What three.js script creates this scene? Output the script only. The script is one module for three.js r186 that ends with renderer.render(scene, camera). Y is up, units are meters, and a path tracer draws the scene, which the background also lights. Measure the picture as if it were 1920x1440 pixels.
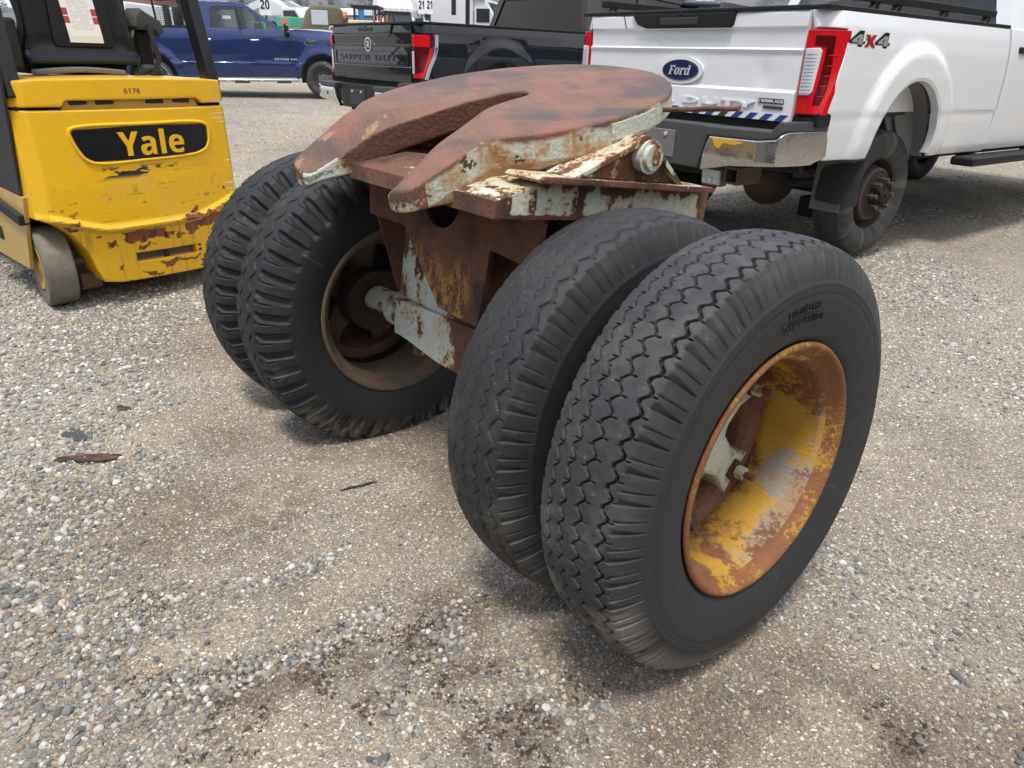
import * as THREE from 'three';
import { mergeGeometries } from 'three/addons/utils/BufferGeometryUtils.js';
import { RoundedBoxGeometry } from 'three/addons/geometries/RoundedBoxGeometry.js';
import { TextGeometry } from 'three/addons/geometries/TextGeometry.js';
import { FontLoader } from 'three/addons/loaders/FontLoader.js';

// ---------------------------------------------------------------- camera, sky, sun, exposure
const scene = new THREE.Scene();
const EYE = new THREE.Vector3(1.6156, 1.2735, 1.2362), YAW = 4.0143, PITCH = 0.4297, FPX = 1334.8;
const camera = new THREE.PerspectiveCamera(2 * Math.atan(720 / FPX) * 180 / Math.PI, 4 / 3, 0.05, 3000);
camera.position.copy(EYE);
camera.lookAt(EYE.x + Math.sin(YAW) * Math.cos(PITCH), EYE.y - Math.sin(PITCH), EYE.z + Math.cos(YAW) * Math.cos(PITCH));
camera.rotateZ(0.0339);
camera.updateMatrixWorld(true);
const renderer = new THREE.WebGLRenderer({ antialias: true });
renderer.toneMapping = THREE.LinearToneMapping;
renderer.toneMappingExposure = 1.34;
renderer.shadowMap.enabled = true;
const SUN_DIR = new THREE.Vector3(0.22, 1.0, 0.30).normalize();
const sun = new THREE.DirectionalLight(new THREE.Color(1.0, 0.94, 0.86), 2.7);
sun.position.copy(SUN_DIR).multiplyScalar(60);
sun.castShadow = true; sun.shadow.radius = 24; sun.shadow.mapSize.set(2048, 2048);
Object.assign(sun.shadow.camera, { left: -30, right: 30, top: 30, bottom: -30, near: 1, far: 160 });
scene.add(sun); scene.add(sun.target);

// ---------------------------------------------------------------- random numbers and noise
let seed = 12345;
const rnd = () => { seed = (seed + 0x6d2b79f5) | 0; let t = Math.imul(seed ^ (seed >>> 15), 1 | seed); t = (t + Math.imul(t ^ (t >>> 7), 61 | t)) ^ t; return ((t ^ (t >>> 14)) >>> 0) / 4294967296; };
const rr = (a, b) => a + (b - a) * rnd();
const clamp = (x, a = 0, b = 1) => x < a ? a : x > b ? b : x;
const sst = (a, b, x) => { const t = clamp((x - a) / (b - a)); return t * t * (3 - 2 * t); };
const mix = (a, b, t) => a + (b - a) * t;
const mix3 = (a, b, t) => [a[0] + (b[0] - a[0]) * t, a[1] + (b[1] - a[1]) * t, a[2] + (b[2] - a[2]) * t];
const h3 = (x, y, z) => { let h = Math.imul(x, 374761393) ^ Math.imul(y, 668265263) ^ Math.imul(z, 2147483647 ^ 0x5bd1e995); h = Math.imul(h ^ (h >>> 13), 1274126177); h ^= h >>> 16; return (h >>> 0) / 4294967296; };
function vn(x, y, z) {
  const xi = Math.floor(x), yi = Math.floor(y), zi = Math.floor(z); let u = x - xi, v = y - yi, w = z - zi;
  u = u * u * (3 - 2 * u); v = v * v * (3 - 2 * v); w = w * w * (3 - 2 * w);
  const l = (a, b, t) => a + (b - a) * t;
  return l(l(l(h3(xi, yi, zi), h3(xi + 1, yi, zi), u), l(h3(xi, yi + 1, zi), h3(xi + 1, yi + 1, zi), u), v),
    l(l(h3(xi, yi, zi + 1), h3(xi + 1, yi, zi + 1), u), l(h3(xi, yi + 1, zi + 1), h3(xi + 1, yi + 1, zi + 1), u), v), w);
}
const fbm = (x, y, z, o = 4) => { let s = 0, a = 0.5, n = 0; for (let i = 0; i < o; i++) { s += a * vn(x, y, z); n += a; a *= 0.5; x = x * 2.03 + 7.1; y = y * 2.03 + 3.7; z = z * 2.03 + 1.9; } return s / n; };

// ---------------------------------------------------------------- sky: bright broken cloud
{
  const W = 1024, H = 512, d = new Float32Array(W * H * 4);
  for (let j = 0; j < H; j++) for (let i = 0; i < W; i++) {
    const el = ((j + 0.5) / H - 0.5) * Math.PI, az = ((i + 0.5) / W - 0.5) * 2 * Math.PI, y = Math.sin(el), x = Math.cos(el) * Math.cos(az), z = Math.cos(el) * Math.sin(az);
    let c = [0.62, 0.63, 0.64];
    if (y > 0) {
      const k = 1 / (y + 0.22), f = fbm(x * k * 1.3 + 5, z * k * 1.3 + 9, 3.3, 6), g = fbm(x * k * 3.1, z * k * 3.1, 8.3, 4);
      const cov = sst(0.40, 0.56, f + (g - 0.5) * 0.22), shade = 0.62 + 0.5 * sst(0.3, 0.75, g);
      const blue = mix3([0.62, 0.76, 0.95], [0.22, 0.40, 0.82], sst(0.0, 0.7, y));
      const cloud = [1.14 * shade, 1.13 * shade, 1.12 * shade];
      c = mix3(blue, cloud, cov);
      c = mix3([0.98, 1.0, 1.03], c, sst(0.0, 0.22, y));
    }
    const o = (j * W + i) * 4; d[o] = c[0] * 1.0; d[o + 1] = c[1] * 1.0; d[o + 2] = c[2] * 1.0; d[o + 3] = 1;
  }
  const t = new THREE.DataTexture(d, W, H, THREE.RGBAFormat, THREE.FloatType);
  t.mapping = THREE.EquirectangularReflectionMapping; t.magFilter = THREE.LinearFilter; t.needsUpdate = true;
  scene.background = t; scene.environment = t;
}

// ---------------------------------------------------------------- textures
function dataTex(n, fn, srgb = false) {
  const d = new Uint8Array(n * n * 4);
  for (let j = 0; j < n; j++) for (let i = 0; i < n; i++) { const c = fn(i, j), o = (j * n + i) * 4; d[o] = c[0]; d[o + 1] = c[1]; d[o + 2] = c[2]; d[o + 3] = 255; }
  const t = new THREE.DataTexture(d, n, n, THREE.RGBAFormat); t.wrapS = t.wrapT = THREE.RepeatWrapping; t.magFilter = THREE.LinearFilter; t.needsUpdate = true;
  if (srgb) t.colorSpace = THREE.SRGBColorSpace; return t;
}
const tileN = (i, j, n, f, s) => { // periodic value noise
  const x = i / n * f, y = j / n * f, xi = Math.floor(x), yi = Math.floor(y); let u = x - xi, v = y - yi; u = u * u * (3 - 2 * u); v = v * v * (3 - 2 * v);
  const a = (p, q) => h3(((p % f) + f) % f, ((q % f) + f) % f, s);
  return mix(mix(a(xi, yi), a(xi + 1, yi), u), mix(a(xi, yi + 1), a(xi + 1, yi + 1), u), v);
};
const tfbm = (i, j, n, f, s, o) => { let t = 0, a = 0.5, m = 0; for (let k = 0; k < o; k++) { t += a * tileN(i, j, n, f << k, s + k); m += a; a *= 0.55; } return t / m; };
const grainTex = dataTex(512, (i, j) => { const v = 255 * tfbm(i, j, 512, 16, 1, 5); return [v, v, v]; });          // fine pits
const rubberTex = dataTex(512, (i, j) => { const c = Math.abs(tfbm(i, j, 512, 8, 11, 4) - 0.5); const v = 255 * clamp(0.35 + 0.5 * tfbm(i, j, 512, 32, 21, 3) - (c < 0.012 ? 0.3 : 0)); return [v, v, v]; });
const roughTex = dataTex(512, (i, j) => { const v = 255 * clamp(0.55 + 0.9 * (tfbm(i, j, 512, 6, 31, 6) - 0.5) + 0.3); return [v, v, v]; });

// ---------------------------------------------------------------- geometry helpers
const C3 = (r, g, b) => new THREE.Color().setRGB(r, g, b);
function soup(g) { return g.index ? g.toNonIndexed() : g; }
function only(g) { for (const k of Object.keys(g.attributes)) if (!['position', 'normal', 'uv', 'color'].includes(k)) g.deleteAttribute(k); return g; }
// cuts every triangle along a grid of spacing m, so that colours and shapes can vary finely; triangle soup in, triangle soup out
function subdivide(g, m) {
  let p = Array.from(soup(g).attributes.position.array);
  for (let ax = 0; ax < 3; ax++) {
    const q = [], off = 0.1371 * m * (ax + 1);
    for (let t = 0; t < p.length; t += 9) {
      const k0 = Math.floor((Math.min(p[t + ax], p[t + 3 + ax], p[t + 6 + ax]) - off) / m), k1 = Math.floor((Math.max(p[t + ax], p[t + 3 + ax], p[t + 6 + ax]) - off) / m);
      if (k0 === k1) { for (let c = 0; c < 9; c++) q.push(p[t + c]); continue; }
      let rest = [[p[t], p[t + 1], p[t + 2]], [p[t + 3], p[t + 4], p[t + 5]], [p[t + 6], p[t + 7], p[t + 8]]];
      const fan = (P) => { for (let i = 1; i + 1 < P.length; i++) { const A = P[0], B = P[i], C = P[i + 1], ux = B[0] - A[0], uy = B[1] - A[1], uz = B[2] - A[2], vx = C[0] - A[0], vy = C[1] - A[1], vz = C[2] - A[2]; if (Math.hypot(uy * vz - uz * vy, uz * vx - ux * vz, ux * vy - uy * vx) > 1e-10) q.push(...A, ...B, ...C); } };
      for (let k = k0; k < k1 && rest.length > 2; k++) {
        const w = (k + 1) * m + off, lo = [], hi = [];
        for (let i = 0; i < rest.length; i++) {
          const A = rest[i], B = rest[(i + 1) % rest.length], a = A[ax] - w, b = B[ax] - w;
          (a <= 0 ? lo : hi).push(A);
          if ((a <= 0) !== (b <= 0)) { const f = a < b ? a / (a - b) : 1 - b / (b - a), I = [A[0] + (B[0] - A[0]) * f, A[1] + (B[1] - A[1]) * f, A[2] + (B[2] - A[2]) * f]; I[ax] = w; lo.push(I); hi.push(I); }
        }
        if (lo.length > 2) fan(lo); rest = hi;
      }
      if (rest.length > 2) fan(rest);
    }
    p = q;
  }
  const o = new THREE.BufferGeometry(); o.setAttribute('position', new THREE.Float32BufferAttribute(p, 3)); return o;
}
// smooth normals, creased where faces meet at more than `deg` degrees
function crease(g, deg = 35) {
  g = soup(g); const p = g.attributes.position.array, n = p.length / 9, F = new Float32Array(n * 3), map = new Map(), cos = Math.cos(deg * Math.PI / 180), key = new Int32Array(n * 3); let next = 0;
  const heads = [], links = new Int32Array(n * 3).fill(-1);
  for (let t = 0; t < n; t++) {
    const o = t * 9, ax = p[o + 3] - p[o], ay = p[o + 4] - p[o + 1], az = p[o + 5] - p[o + 2], bx = p[o + 6] - p[o], by = p[o + 7] - p[o + 1], bz = p[o + 8] - p[o + 2];
    F[t * 3] = ay * bz - az * by; F[t * 3 + 1] = az * bx - ax * bz; F[t * 3 + 2] = ax * by - ay * bx;
    for (let k = 0; k < 3; k++) {
      const s = Math.round(p[o + k * 3] * 2e4) * 1e12 + Math.round(p[o + k * 3 + 1] * 2e4) * 1e6 + Math.round(p[o + k * 3 + 2] * 2e4);
      const kk = Math.round(p[o + k * 3] * 2e4) + ',' + Math.round(p[o + k * 3 + 1] * 2e4) + ',' + Math.round(p[o + k * 3 + 2] * 2e4);
      let id = map.get(kk); if (id === undefined) { id = next++; map.set(kk, id); heads.push(-1); }
      links[t * 3 + k] = heads[id]; heads[id] = t * 3 + k; key[t * 3 + k] = id;
    }
  }
  const N = new Float32Array(n * 9);
  for (let c = 0; c < n * 3; c++) {
    const t = (c / 3) | 0, fx = F[t * 3], fy = F[t * 3 + 1], fz = F[t * 3 + 2], fl = Math.hypot(fx, fy, fz) || 1e-20; let x = 0, y = 0, z = 0;
    for (let e = heads[key[c]]; e >= 0; e = links[e]) { const u = (e / 3) | 0, gx = F[u * 3], gy = F[u * 3 + 1], gz = F[u * 3 + 2], gl = Math.hypot(gx, gy, gz) || 1e-20; if ((fx * gx + fy * gy + fz * gz) >= cos * fl * gl) { x += gx; y += gy; z += gz; } }
    const l = Math.hypot(x, y, z) || 1; N[c * 3] = x / l; N[c * 3 + 1] = y / l; N[c * 3 + 2] = z / l;
  }
  g.setAttribute('normal', new THREE.BufferAttribute(N, 3)); return g;
}
function boxUV(g, s = 1) { // uv in metres by the way each face points
  const p = g.attributes.position, n = g.attributes.normal, uv = new Float32Array(p.count * 2);
  for (let i = 0; i < p.count; i++) { const a = Math.abs(n.getX(i)), b = Math.abs(n.getY(i)), c = Math.abs(n.getZ(i)); let u, v; if (b >= a && b >= c) { u = p.getX(i); v = p.getZ(i); } else if (a >= c) { u = p.getZ(i); v = p.getY(i); } else { u = p.getX(i); v = p.getY(i); } uv[i * 2] = u * s; uv[i * 2 + 1] = v * s; }
  g.setAttribute('uv', new THREE.BufferAttribute(uv, 2)); return g;
}
function paint(g, fn) { const p = g.attributes.position, n = g.attributes.normal, c = new Float32Array(p.count * 3); for (let i = 0; i < p.count; i++) { const k = fn(p.getX(i), p.getY(i), p.getZ(i), n.getX(i), n.getY(i), n.getZ(i)); c[i * 3] = k[0]; c[i * 3 + 1] = k[1]; c[i * 3 + 2] = k[2]; } g.setAttribute('color', new THREE.BufferAttribute(c, 3)); return g; }
function warp(g, fn) { const p = g.attributes.position; for (let i = 0; i < p.count; i++) { const q = fn(p.getX(i), p.getY(i), p.getZ(i)); p.setXYZ(i, q[0], q[1], q[2]); } return g; }
// rusted or painted piece: fine triangles, its own normals, colour worked out point by point
function worn(g, m, fn, deg = 35, w) { let q = subdivide(only(g), m); if (w) warp(q, w); q = boxUV(crease(q, deg)); return fn ? paint(q, fn) : q; }
const poly = (pts, holes) => { const s = new THREE.Shape(pts.map((p) => new THREE.Vector2(p[0], p[1]))); if (holes) for (const h of holes) s.holes.push(new THREE.Path(h.map((p) => new THREE.Vector2(p[0], p[1])))); return s; };
function ext(pts, depth, bevel = 0, holes, seg = 2) { const s = Array.isArray(pts) ? poly(pts, holes) : pts; const g = new THREE.ExtrudeGeometry(s, { depth: depth - 2 * bevel, bevelEnabled: bevel > 0, bevelThickness: bevel, bevelSize: bevel, bevelOffset: -bevel, bevelSegments: seg, curveSegments: 24 }); g.translate(0, 0, bevel); return only(g); }
// extrude of a (z, y) outline along x: from x0 to x1
function extX(pts, x0, x1, bevel = 0, holes) { const f = (a) => a.map((p) => [-p[0], p[1]]); const g = ext(f(pts), x1 - x0, bevel, holes && holes.map(f)); g.rotateY(Math.PI / 2); g.translate(x0, 0, 0); return g; }
const rbox = (w, h, d, r = 0.005, s = 2) => only(soup(new RoundedBoxGeometry(w, h, d, s, Math.min(r, w / 2.01, h / 2.01, d / 2.01))));
const at3 = (g, x, y, z, rx = 0, ry = 0, rz = 0) => { if (rx) g.rotateX(rx); if (ry) g.rotateY(ry); if (rz) g.rotateZ(rz); g.translate(x, y, z); return g; };
const cyl = (r0, r1, h, n = 24, open = false) => only(soup(new THREE.CylinderGeometry(r0, r1, h, n, 1, open)));
const cylX = (r, h, n = 24, r2 = r) => { const g = cyl(r, r2, h, n); g.rotateZ(-Math.PI / 2); return g; };
const tube = (pts, r, n = 24, rs = 8, closed = false) => only(soup(new THREE.TubeGeometry(new THREE.CatmullRomCurve3(pts.map((p) => new THREE.Vector3(...p)), closed), n, r, rs, closed)));
const bar = (a, b, r, n = 10) => { const A = new THREE.Vector3(...a), B = new THREE.Vector3(...b), g = cyl(r, r, A.distanceTo(B), n); g.applyQuaternion(new THREE.Quaternion().setFromUnitVectors(new THREE.Vector3(0, 1, 0), B.clone().sub(A).normalize())); g.translate((A.x + B.x) / 2, (A.y + B.y) / 2, (A.z + B.z) / 2); return g; };
const beam = (a, b, w, h, r = 0.004) => { const A = new THREE.Vector3(...a), B = new THREE.Vector3(...b), g = rbox(w, A.distanceTo(B), h, r); g.applyQuaternion(new THREE.Quaternion().setFromUnitVectors(new THREE.Vector3(0, 1, 0), B.clone().sub(A).normalize())); g.translate((A.x + B.x) / 2, (A.y + B.y) / 2, (A.z + B.z) / 2); return g; };
// surface of revolution about x: profile of [axial, radius]
function latheX(prof, n = 72) { const g = new THREE.LatheGeometry(prof.map((p) => new THREE.Vector2(Math.max(p[1], 1e-4), p[0])), n); g.rotateZ(-Math.PI / 2); return only(soup(g)); }
const join = (...a) => mergeGeometries(a.flat().map((g) => { g = soup(g); if (!g.attributes.normal) g.computeVertexNormals(); for (const k of Object.keys(g.attributes)) if (k !== 'position' && k !== 'normal') g.deleteAttribute(k); return g; }));
const uvd = (g) => { if (!g.attributes.normal) g.computeVertexNormals(); return boxUV(soup(g)); };

// colours worked out at `mm` millimetres to the pixel on flat charts, one for each way that faces point
const encode = (x) => { x = clamp(x); return 255 * (x <= 0.0031308 ? 12.92 * x : 1.055 * Math.pow(x, 1 / 2.4) - 0.055); };
const CHARTS = [[0, 2, 1], [1, 0, 2], [2, 0, 1]].map(([ax, u, v]) => ({ ax, u, v, sel: (n) => Math.abs(n[ax]) >= Math.abs(n[u]) && Math.abs(n[ax]) >= Math.abs(n[v]) }));
function bake(g, fn, mm = 1.8, rough = 0.9, charts = CHARTS, extra = {}) {
  const p = g.attributes.position, n = g.attributes.normal, T = p.count / 3, of = new Uint8Array(T), B = charts.map(() => [1e9, -1e9, 1e9, -1e9, -1e9, 1e9]), px = 1000 / mm;
  for (let t = 0; t < T; t++) {
    const N = [0, 0, 0], P = [0, 0, 0]; for (let k = 0; k < 3; k++) { const i = t * 3 + k; N[0] += n.getX(i); N[1] += n.getY(i); N[2] += n.getZ(i); P[0] += p.getX(i) / 3; P[1] += p.getY(i) / 3; P[2] += p.getZ(i) / 3; }
    let c = charts.findIndex((k) => k.sel(N, P)); if (c < 0) c = 0; of[t] = c; const k = charts[c];
    for (let j = 0; j < 3; j++) { const a = [p.getX(t * 3 + j), p.getY(t * 3 + j), p.getZ(t * 3 + j)], b = B[c]; b[0] = Math.min(b[0], a[k.u]); b[1] = Math.max(b[1], a[k.u]); b[2] = Math.min(b[2], a[k.v]); b[3] = Math.max(b[3], a[k.v]); b[4] = Math.max(b[4], a[k.ax]); }
  }
  let W = 8, H = 0; const at_ = B.map((b) => { if (b[0] > b[1]) return [0, 0, 0, 0]; const w = Math.ceil((b[1] - b[0]) * px) + 6, h = Math.ceil((b[3] - b[2]) * px) + 6, y = H; W = Math.max(W, w); H += h; return [w, h, y]; });
  const d = new Uint8Array(W * H * 4).fill(128);
  charts.forEach((k, c) => { const [w, h, y0] = at_[c], b = B[c]; for (let j = 0; j < h; j++) for (let i = 0; i < w; i++) { const P = [0, 0, 0], N = [0, 0, 0]; P[k.u] = b[0] + (i - 2.5) / px; P[k.v] = b[2] + (j - 2.5) / px; P[k.ax] = b[4]; N[k.ax] = 1; const q = k.at ? k.at(P) : P, r = fn(q[0], q[1], q[2], N[0], N[1], N[2]), o = ((y0 + j) * W + i) * 4; d[o] = encode(r[0]); d[o + 1] = encode(r[1]); d[o + 2] = encode(r[2]); d[o + 3] = 255; } });
  const uv = new Float32Array(p.count * 2);
  for (let i = 0; i < p.count; i++) { const c = of[(i / 3) | 0], k = charts[c], a = [p.getX(i), p.getY(i), p.getZ(i)], b = B[c]; uv[i * 2] = ((a[k.u] - b[0]) * px + 3) / W; uv[i * 2 + 1] = ((a[k.v] - b[2]) * px + 3 + at_[c][2]) / H; }
  g.setAttribute('uv', new THREE.BufferAttribute(uv, 2));
  const t = new THREE.DataTexture(d, W, H, THREE.RGBAFormat); t.colorSpace = THREE.SRGBColorSpace; t.magFilter = THREE.LinearFilter; t.needsUpdate = true;
  const bm = grainTex.clone(); bm.repeat.set(W / px * 9, H / px * 9); bm.needsUpdate = true;
  return new THREE.MeshPhysicalMaterial({ color: 0xffffff, map: t, roughness: rough, bumpMap: bm, bumpScale: extra.bump ?? 0.0014, ...(extra.m ?? {}) });
}

// ---------------------------------------------------------------- naming
const used = new Map();
const top = (name) => { const k = used.get(name) ?? 0; used.set(name, k + 1); return k ? name + '_' + String(k).padStart(3, '0') : name; };
function tag(o, label, category, group, kind) { Object.assign(o.userData, { label, category }); if (group) o.userData.group = group; if (kind) o.userData.kind = kind; return o; }
function thing(name, label, category, p = [0, 0, 0], turn = 0, group) { const o = new THREE.Group(); o.name = top(name); o.position.set(...p); o.rotation.y = turn; scene.add(o); return tag(o, label, category, group); }
function part(name, g, m, parent, label) { const o = new THREE.Mesh(g.attributes.uv ? g : uvd(g), m); o.name = name; o.castShadow = o.receiveShadow = true; parent.add(o); if (label) o.userData.label = label; return o; }
function sub(name, parent, label) { const o = new THREE.Group(); o.name = name; parent.add(o); if (label) o.userData.label = label; return o; }
function solo(name, g, m, label, category, group) { const o = part(top(name), g, m, scene); return tag(o, label, category, group); }

// ---------------------------------------------------------------- materials
const std = (r, g, b, rough = 0.6, metal = 0, x = {}) => new THREE.MeshStandardMaterial({ color: C3(r, g, b), roughness: rough, metalness: metal, ...x });
const phy = (r, g, b, rough, x = {}) => new THREE.MeshPhysicalMaterial({ color: C3(r, g, b), roughness: rough, ...x });
const rep = (t, k) => { const c = t.clone(); c.repeat.set(k, k); c.needsUpdate = true; return c; };
const grain12 = rep(grainTex, 9), rubber8 = rep(rubberTex, 7), rough3 = rep(roughTex, 3);
const M = {
  steel: std(1, 1, 1, 0.9, 0, { vertexColors: true, bumpMap: grain12, bumpScale: 0.0016, roughnessMap: rough3 }),
  rubber: phy(1, 1, 1, 0.62, { specularIntensity: 0.75, vertexColors: true, bumpMap: rubber8, bumpScale: 0.0007 }),
  letterRubber: std(0.048, 0.049, 0.052, 0.7), tyreFar: std(0.022, 0.022, 0.023, 0.8, 0, { bumpMap: rubber8, bumpScale: 0.001 }),
  black: phy(0.011, 0.011, 0.012, 0.5, { specularIntensity: 0.6 }), blackGloss: phy(0.007, 0.008, 0.010, 0.3), blackRough: std(0.02, 0.02, 0.021, 0.75, 0, { bumpMap: grain12, bumpScale: 0.0006 }),
  dark: std(0.012, 0.011, 0.01, 0.9), greyPlastic: std(0.055, 0.057, 0.06, 0.6, 0, { bumpMap: grain12, bumpScale: 0.0004 }),
  darkGrey: std(0.03, 0.03, 0.033, 0.6),
  chrome: std(0.72, 0.73, 0.75, 0.12, 1), chromeDull: std(0.55, 0.54, 0.52, 0.32, 1, { roughnessMap: rough3 }),
  whitePaint: phy(0.78, 0.80, 0.82, 0.4, { clearcoat: 0.7, clearcoatRoughness: 0.08 }),
  whiteFar: std(0.62, 0.64, 0.65, 0.4), creamFar: std(0.6, 0.52, 0.3, 0.5),
  bluePaint: phy(0.007, 0.026, 0.125, 0.34, { metalness: 0.55, clearcoat: 1, clearcoatRoughness: 0.05 }),
  blackPaint: phy(0.005, 0.0065, 0.0105, 0.5, { specularIntensity: 0.15, clearcoat: 1, clearcoatRoughness: 0.02 }),
  glass: phy(0.75, 0.8, 0.8, 0.03, { transmission: 1, thickness: 0, ior: 1.5 }),
  tint: phy(0.10, 0.11, 0.12, 0.03, { transmission: 1, thickness: 0, ior: 1.5 }),
  redLens: phy(0.60, 0.006, 0.012, 0.2, { specularIntensity: 0.7 }), redDeep: phy(0.085, 0.001, 0.003, 0.18, { specularIntensity: 0.8 }),
  clearLens: phy(0.66, 0.68, 0.7, 0.18, { clearcoat: 1, clearcoatRoughness: 0.05 }),
  badge: std(0.62, 0.62, 0.63, 0.28, 0.15), oval: phy(0.008, 0.018, 0.09, 0.25, { clearcoat: 1 }),
  red: std(0.55, 0.03, 0.03, 0.5), redPaint: phy(0.55, 0.02, 0.03, 0.4, { clearcoat: 0.6 }), orange: std(0.6, 0.14, 0.06, 0.6), green: std(0.05, 0.36, 0.25, 0.5), olive: std(0.13, 0.12, 0.065, 0.8),
  rustFar: std(0.17, 0.06, 0.04, 0.9), bluePanel: std(0.02, 0.16, 0.5, 0.5), brick: std(0.25, 0.1, 0.08, 0.9), signWhite: std(0.8, 0.82, 0.82, 0.5), ink: std(0.01, 0.01, 0.012, 0.6),
  palegrey: std(0.5, 0.55, 0.6, 0.6), concrete: std(0.3, 0.3, 0.3, 0.9), seat: phy(0.006, 0.006, 0.007, 0.36, { specularIntensity: 0.8 }), lamp: phy(0.55, 0.55, 0.52, 0.3, { clearcoat: 1 }),
  exhaust: std(0.14, 0.095, 0.07, 0.75, 0.3, { bumpMap: grain12, bumpScale: 0.0008 }), dirtyGrey: std(0.17, 0.165, 0.155, 0.9, 0, { bumpMap: grain12, bumpScale: 0.001 }),
  bolt: std(0.10, 0.07, 0.058, 0.8, 0.2), letterGrey: std(0.05, 0.05, 0.055, 0.4),
};
const sans = await new FontLoader().loadAsync('fonts/droid/droid_sans_bold.typeface.json'), regular = await new FontLoader().loadAsync('fonts/droid/droid_sans_regular.typeface.json'), serif = await new FontLoader().loadAsync('fonts/droid/droid_serif_bold.typeface.json');
// letters `w` wide in all, standing on y = 0, centred on x = 0, facing +z
function letters(s, w, hgt, font = sans, depth = 0.003) { const g = new TextGeometry(s, { font, size: 1, depth: 1, curveSegments: 5, bevelEnabled: false }); g.computeBoundingBox(); const b = g.boundingBox; g.translate(-(b.min.x + b.max.x) / 2, -b.min.y, 0); g.scale(w / (b.max.x - b.min.x), hgt / (b.max.y - b.min.y), depth); return only(soup(g)); }

// ---------------------------------------------------------------- places seen from where the photograph was taken
const FH = new THREE.Vector3(Math.sin(YAW), 0, Math.cos(YAW));
function at(px, py, d) { const v = new THREE.Vector3((px - 960) / FPX, -(py - 720) / FPX, -1).transformDirection(camera.matrixWorld); return EYE.clone().addScaledVector(v, d / v.dot(FH)); }

// ---------------------------------------------------------------- ground
function baseGround(x, z) {
  const d = Math.hypot(x - 1.62, z - 1.24);
  let y = 0.022 + 0.098 * sst(2.6, 6.6, d) + 0.09 * clamp((d - 6) / 12) + 0.55 * clamp((d - 19) / 34);
  y -= 0.072 * Math.exp(-(((x + 0.78) / 0.55) ** 2) - ((z / 0.5) ** 2));
  y += 0.007 * Math.exp(-(((x - 0.75) / 0.4) ** 2) - ((z / 0.35) ** 2)); for (const w of [0.884, 0.573, -0.608, -0.975]) y += 0.014 * Math.exp(-(((x - w) / 0.13) ** 2) - ((z / 0.15) ** 2));
  return y;
}
function ground(x, z) { const d = Math.hypot(x - 0.6, z - 0.3); return baseGround(x, z) + (fbm(x * 0.9, 1.5, z * 0.9, 3) - 0.5) * 0.030 * sst(0.5, 2, d + 0.6) + (fbm(x * 4.1, 2.5, z * 4.1, 3) - 0.5) * 0.016 + (fbm(x * 22, 4.5, z * 22, 2) - 0.5) * 0.006 * (1 - sst(3, 8, d)); }
const gravelly = (x, z) => sst(0.42, 0.66, fbm(x * 0.85 + 3.1, 7.7, z * 0.85, 5) + 0.03 + 0.22 * sst(0.2, 2.2, z - x * 0.4 - 0.4) - 0.28 * Math.exp(-((x - 0.15) ** 2) / 1.0 - ((z - 0.35) ** 2) / 0.5));
const STONES = [[0.350, 0.328, 0.290], [0.268, 0.263, 0.242], [0.453, 0.419, 0.357], [0.175, 0.177, 0.174], [0.536, 0.485, 0.396], [0.371, 0.303, 0.217], [0.299, 0.308, 0.299], [0.639, 0.606, 0.531], [0.412, 0.328, 0.232], [0.227, 0.222, 0.203], [0.319, 0.298, 0.256], [0.484, 0.424, 0.319], [0.66, 0.65, 0.62]];
const STAINS = [[0.49, 0.47, 0.055], [0.52, 0.52, 0.05], [0.57, 0.59, 0.055], [0.64, 0.53, 0.05], [0.46, 0.74, 0.05], [0.43, 0.83, 0.06], [0.44, 0.93, 0.05], [0.40, 0.99, 0.05], [0.70, 0.48, 0.035], [0.62, 0.74, 0.04], [0.85, 0.40, 0.04], [0.86, 0.57, 0.06], [0.90, 0.52, 0.05], [0.54, 1.01, 0.06], [0.30, 1.10, 0.04], [0.02, 1.02, 0.035], [-0.2, 1.2, 0.03], [-1.48, 0.71, 0.025], [1.35, -0.08, 0.04]];
const SAND = [[0.24, 0.63, 0.09, 0.05], [0.30, 0.77, 0.08, 0.04], [0.23, 0.92, 0.10, 0.05], [0.21, 1.06, 0.10, 0.05], [0.2, 0.55, 0.16, 0.08], [0.60, 0.93, 0.16, 0.09], [0.72, 0.72, 0.14, 0.08], [-0.3, 0.55, 0.3, 0.12], [-0.9, 0.75, 0.35, 0.12], [1.3, 0.2, 0.3, 0.12], [1.9, -0.7, 0.5, 0.2]]; // smooth trodden sand: x, z, half length, half width
const sandy = (x, z) => { let s = 0; for (const [a, c, l, w] of SAND) { const u = ((x - a) * 0.35 + (z - c) * 0.94) / l, v = ((x - a) * 0.94 - (z - c) * 0.35) / w; s = Math.max(s, 1 - sst(0.55, 1.25, Math.hypot(u, v) + (fbm(x * 7, 8, z * 7, 3) - 0.5) * 1.1)); } return s; };
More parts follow.
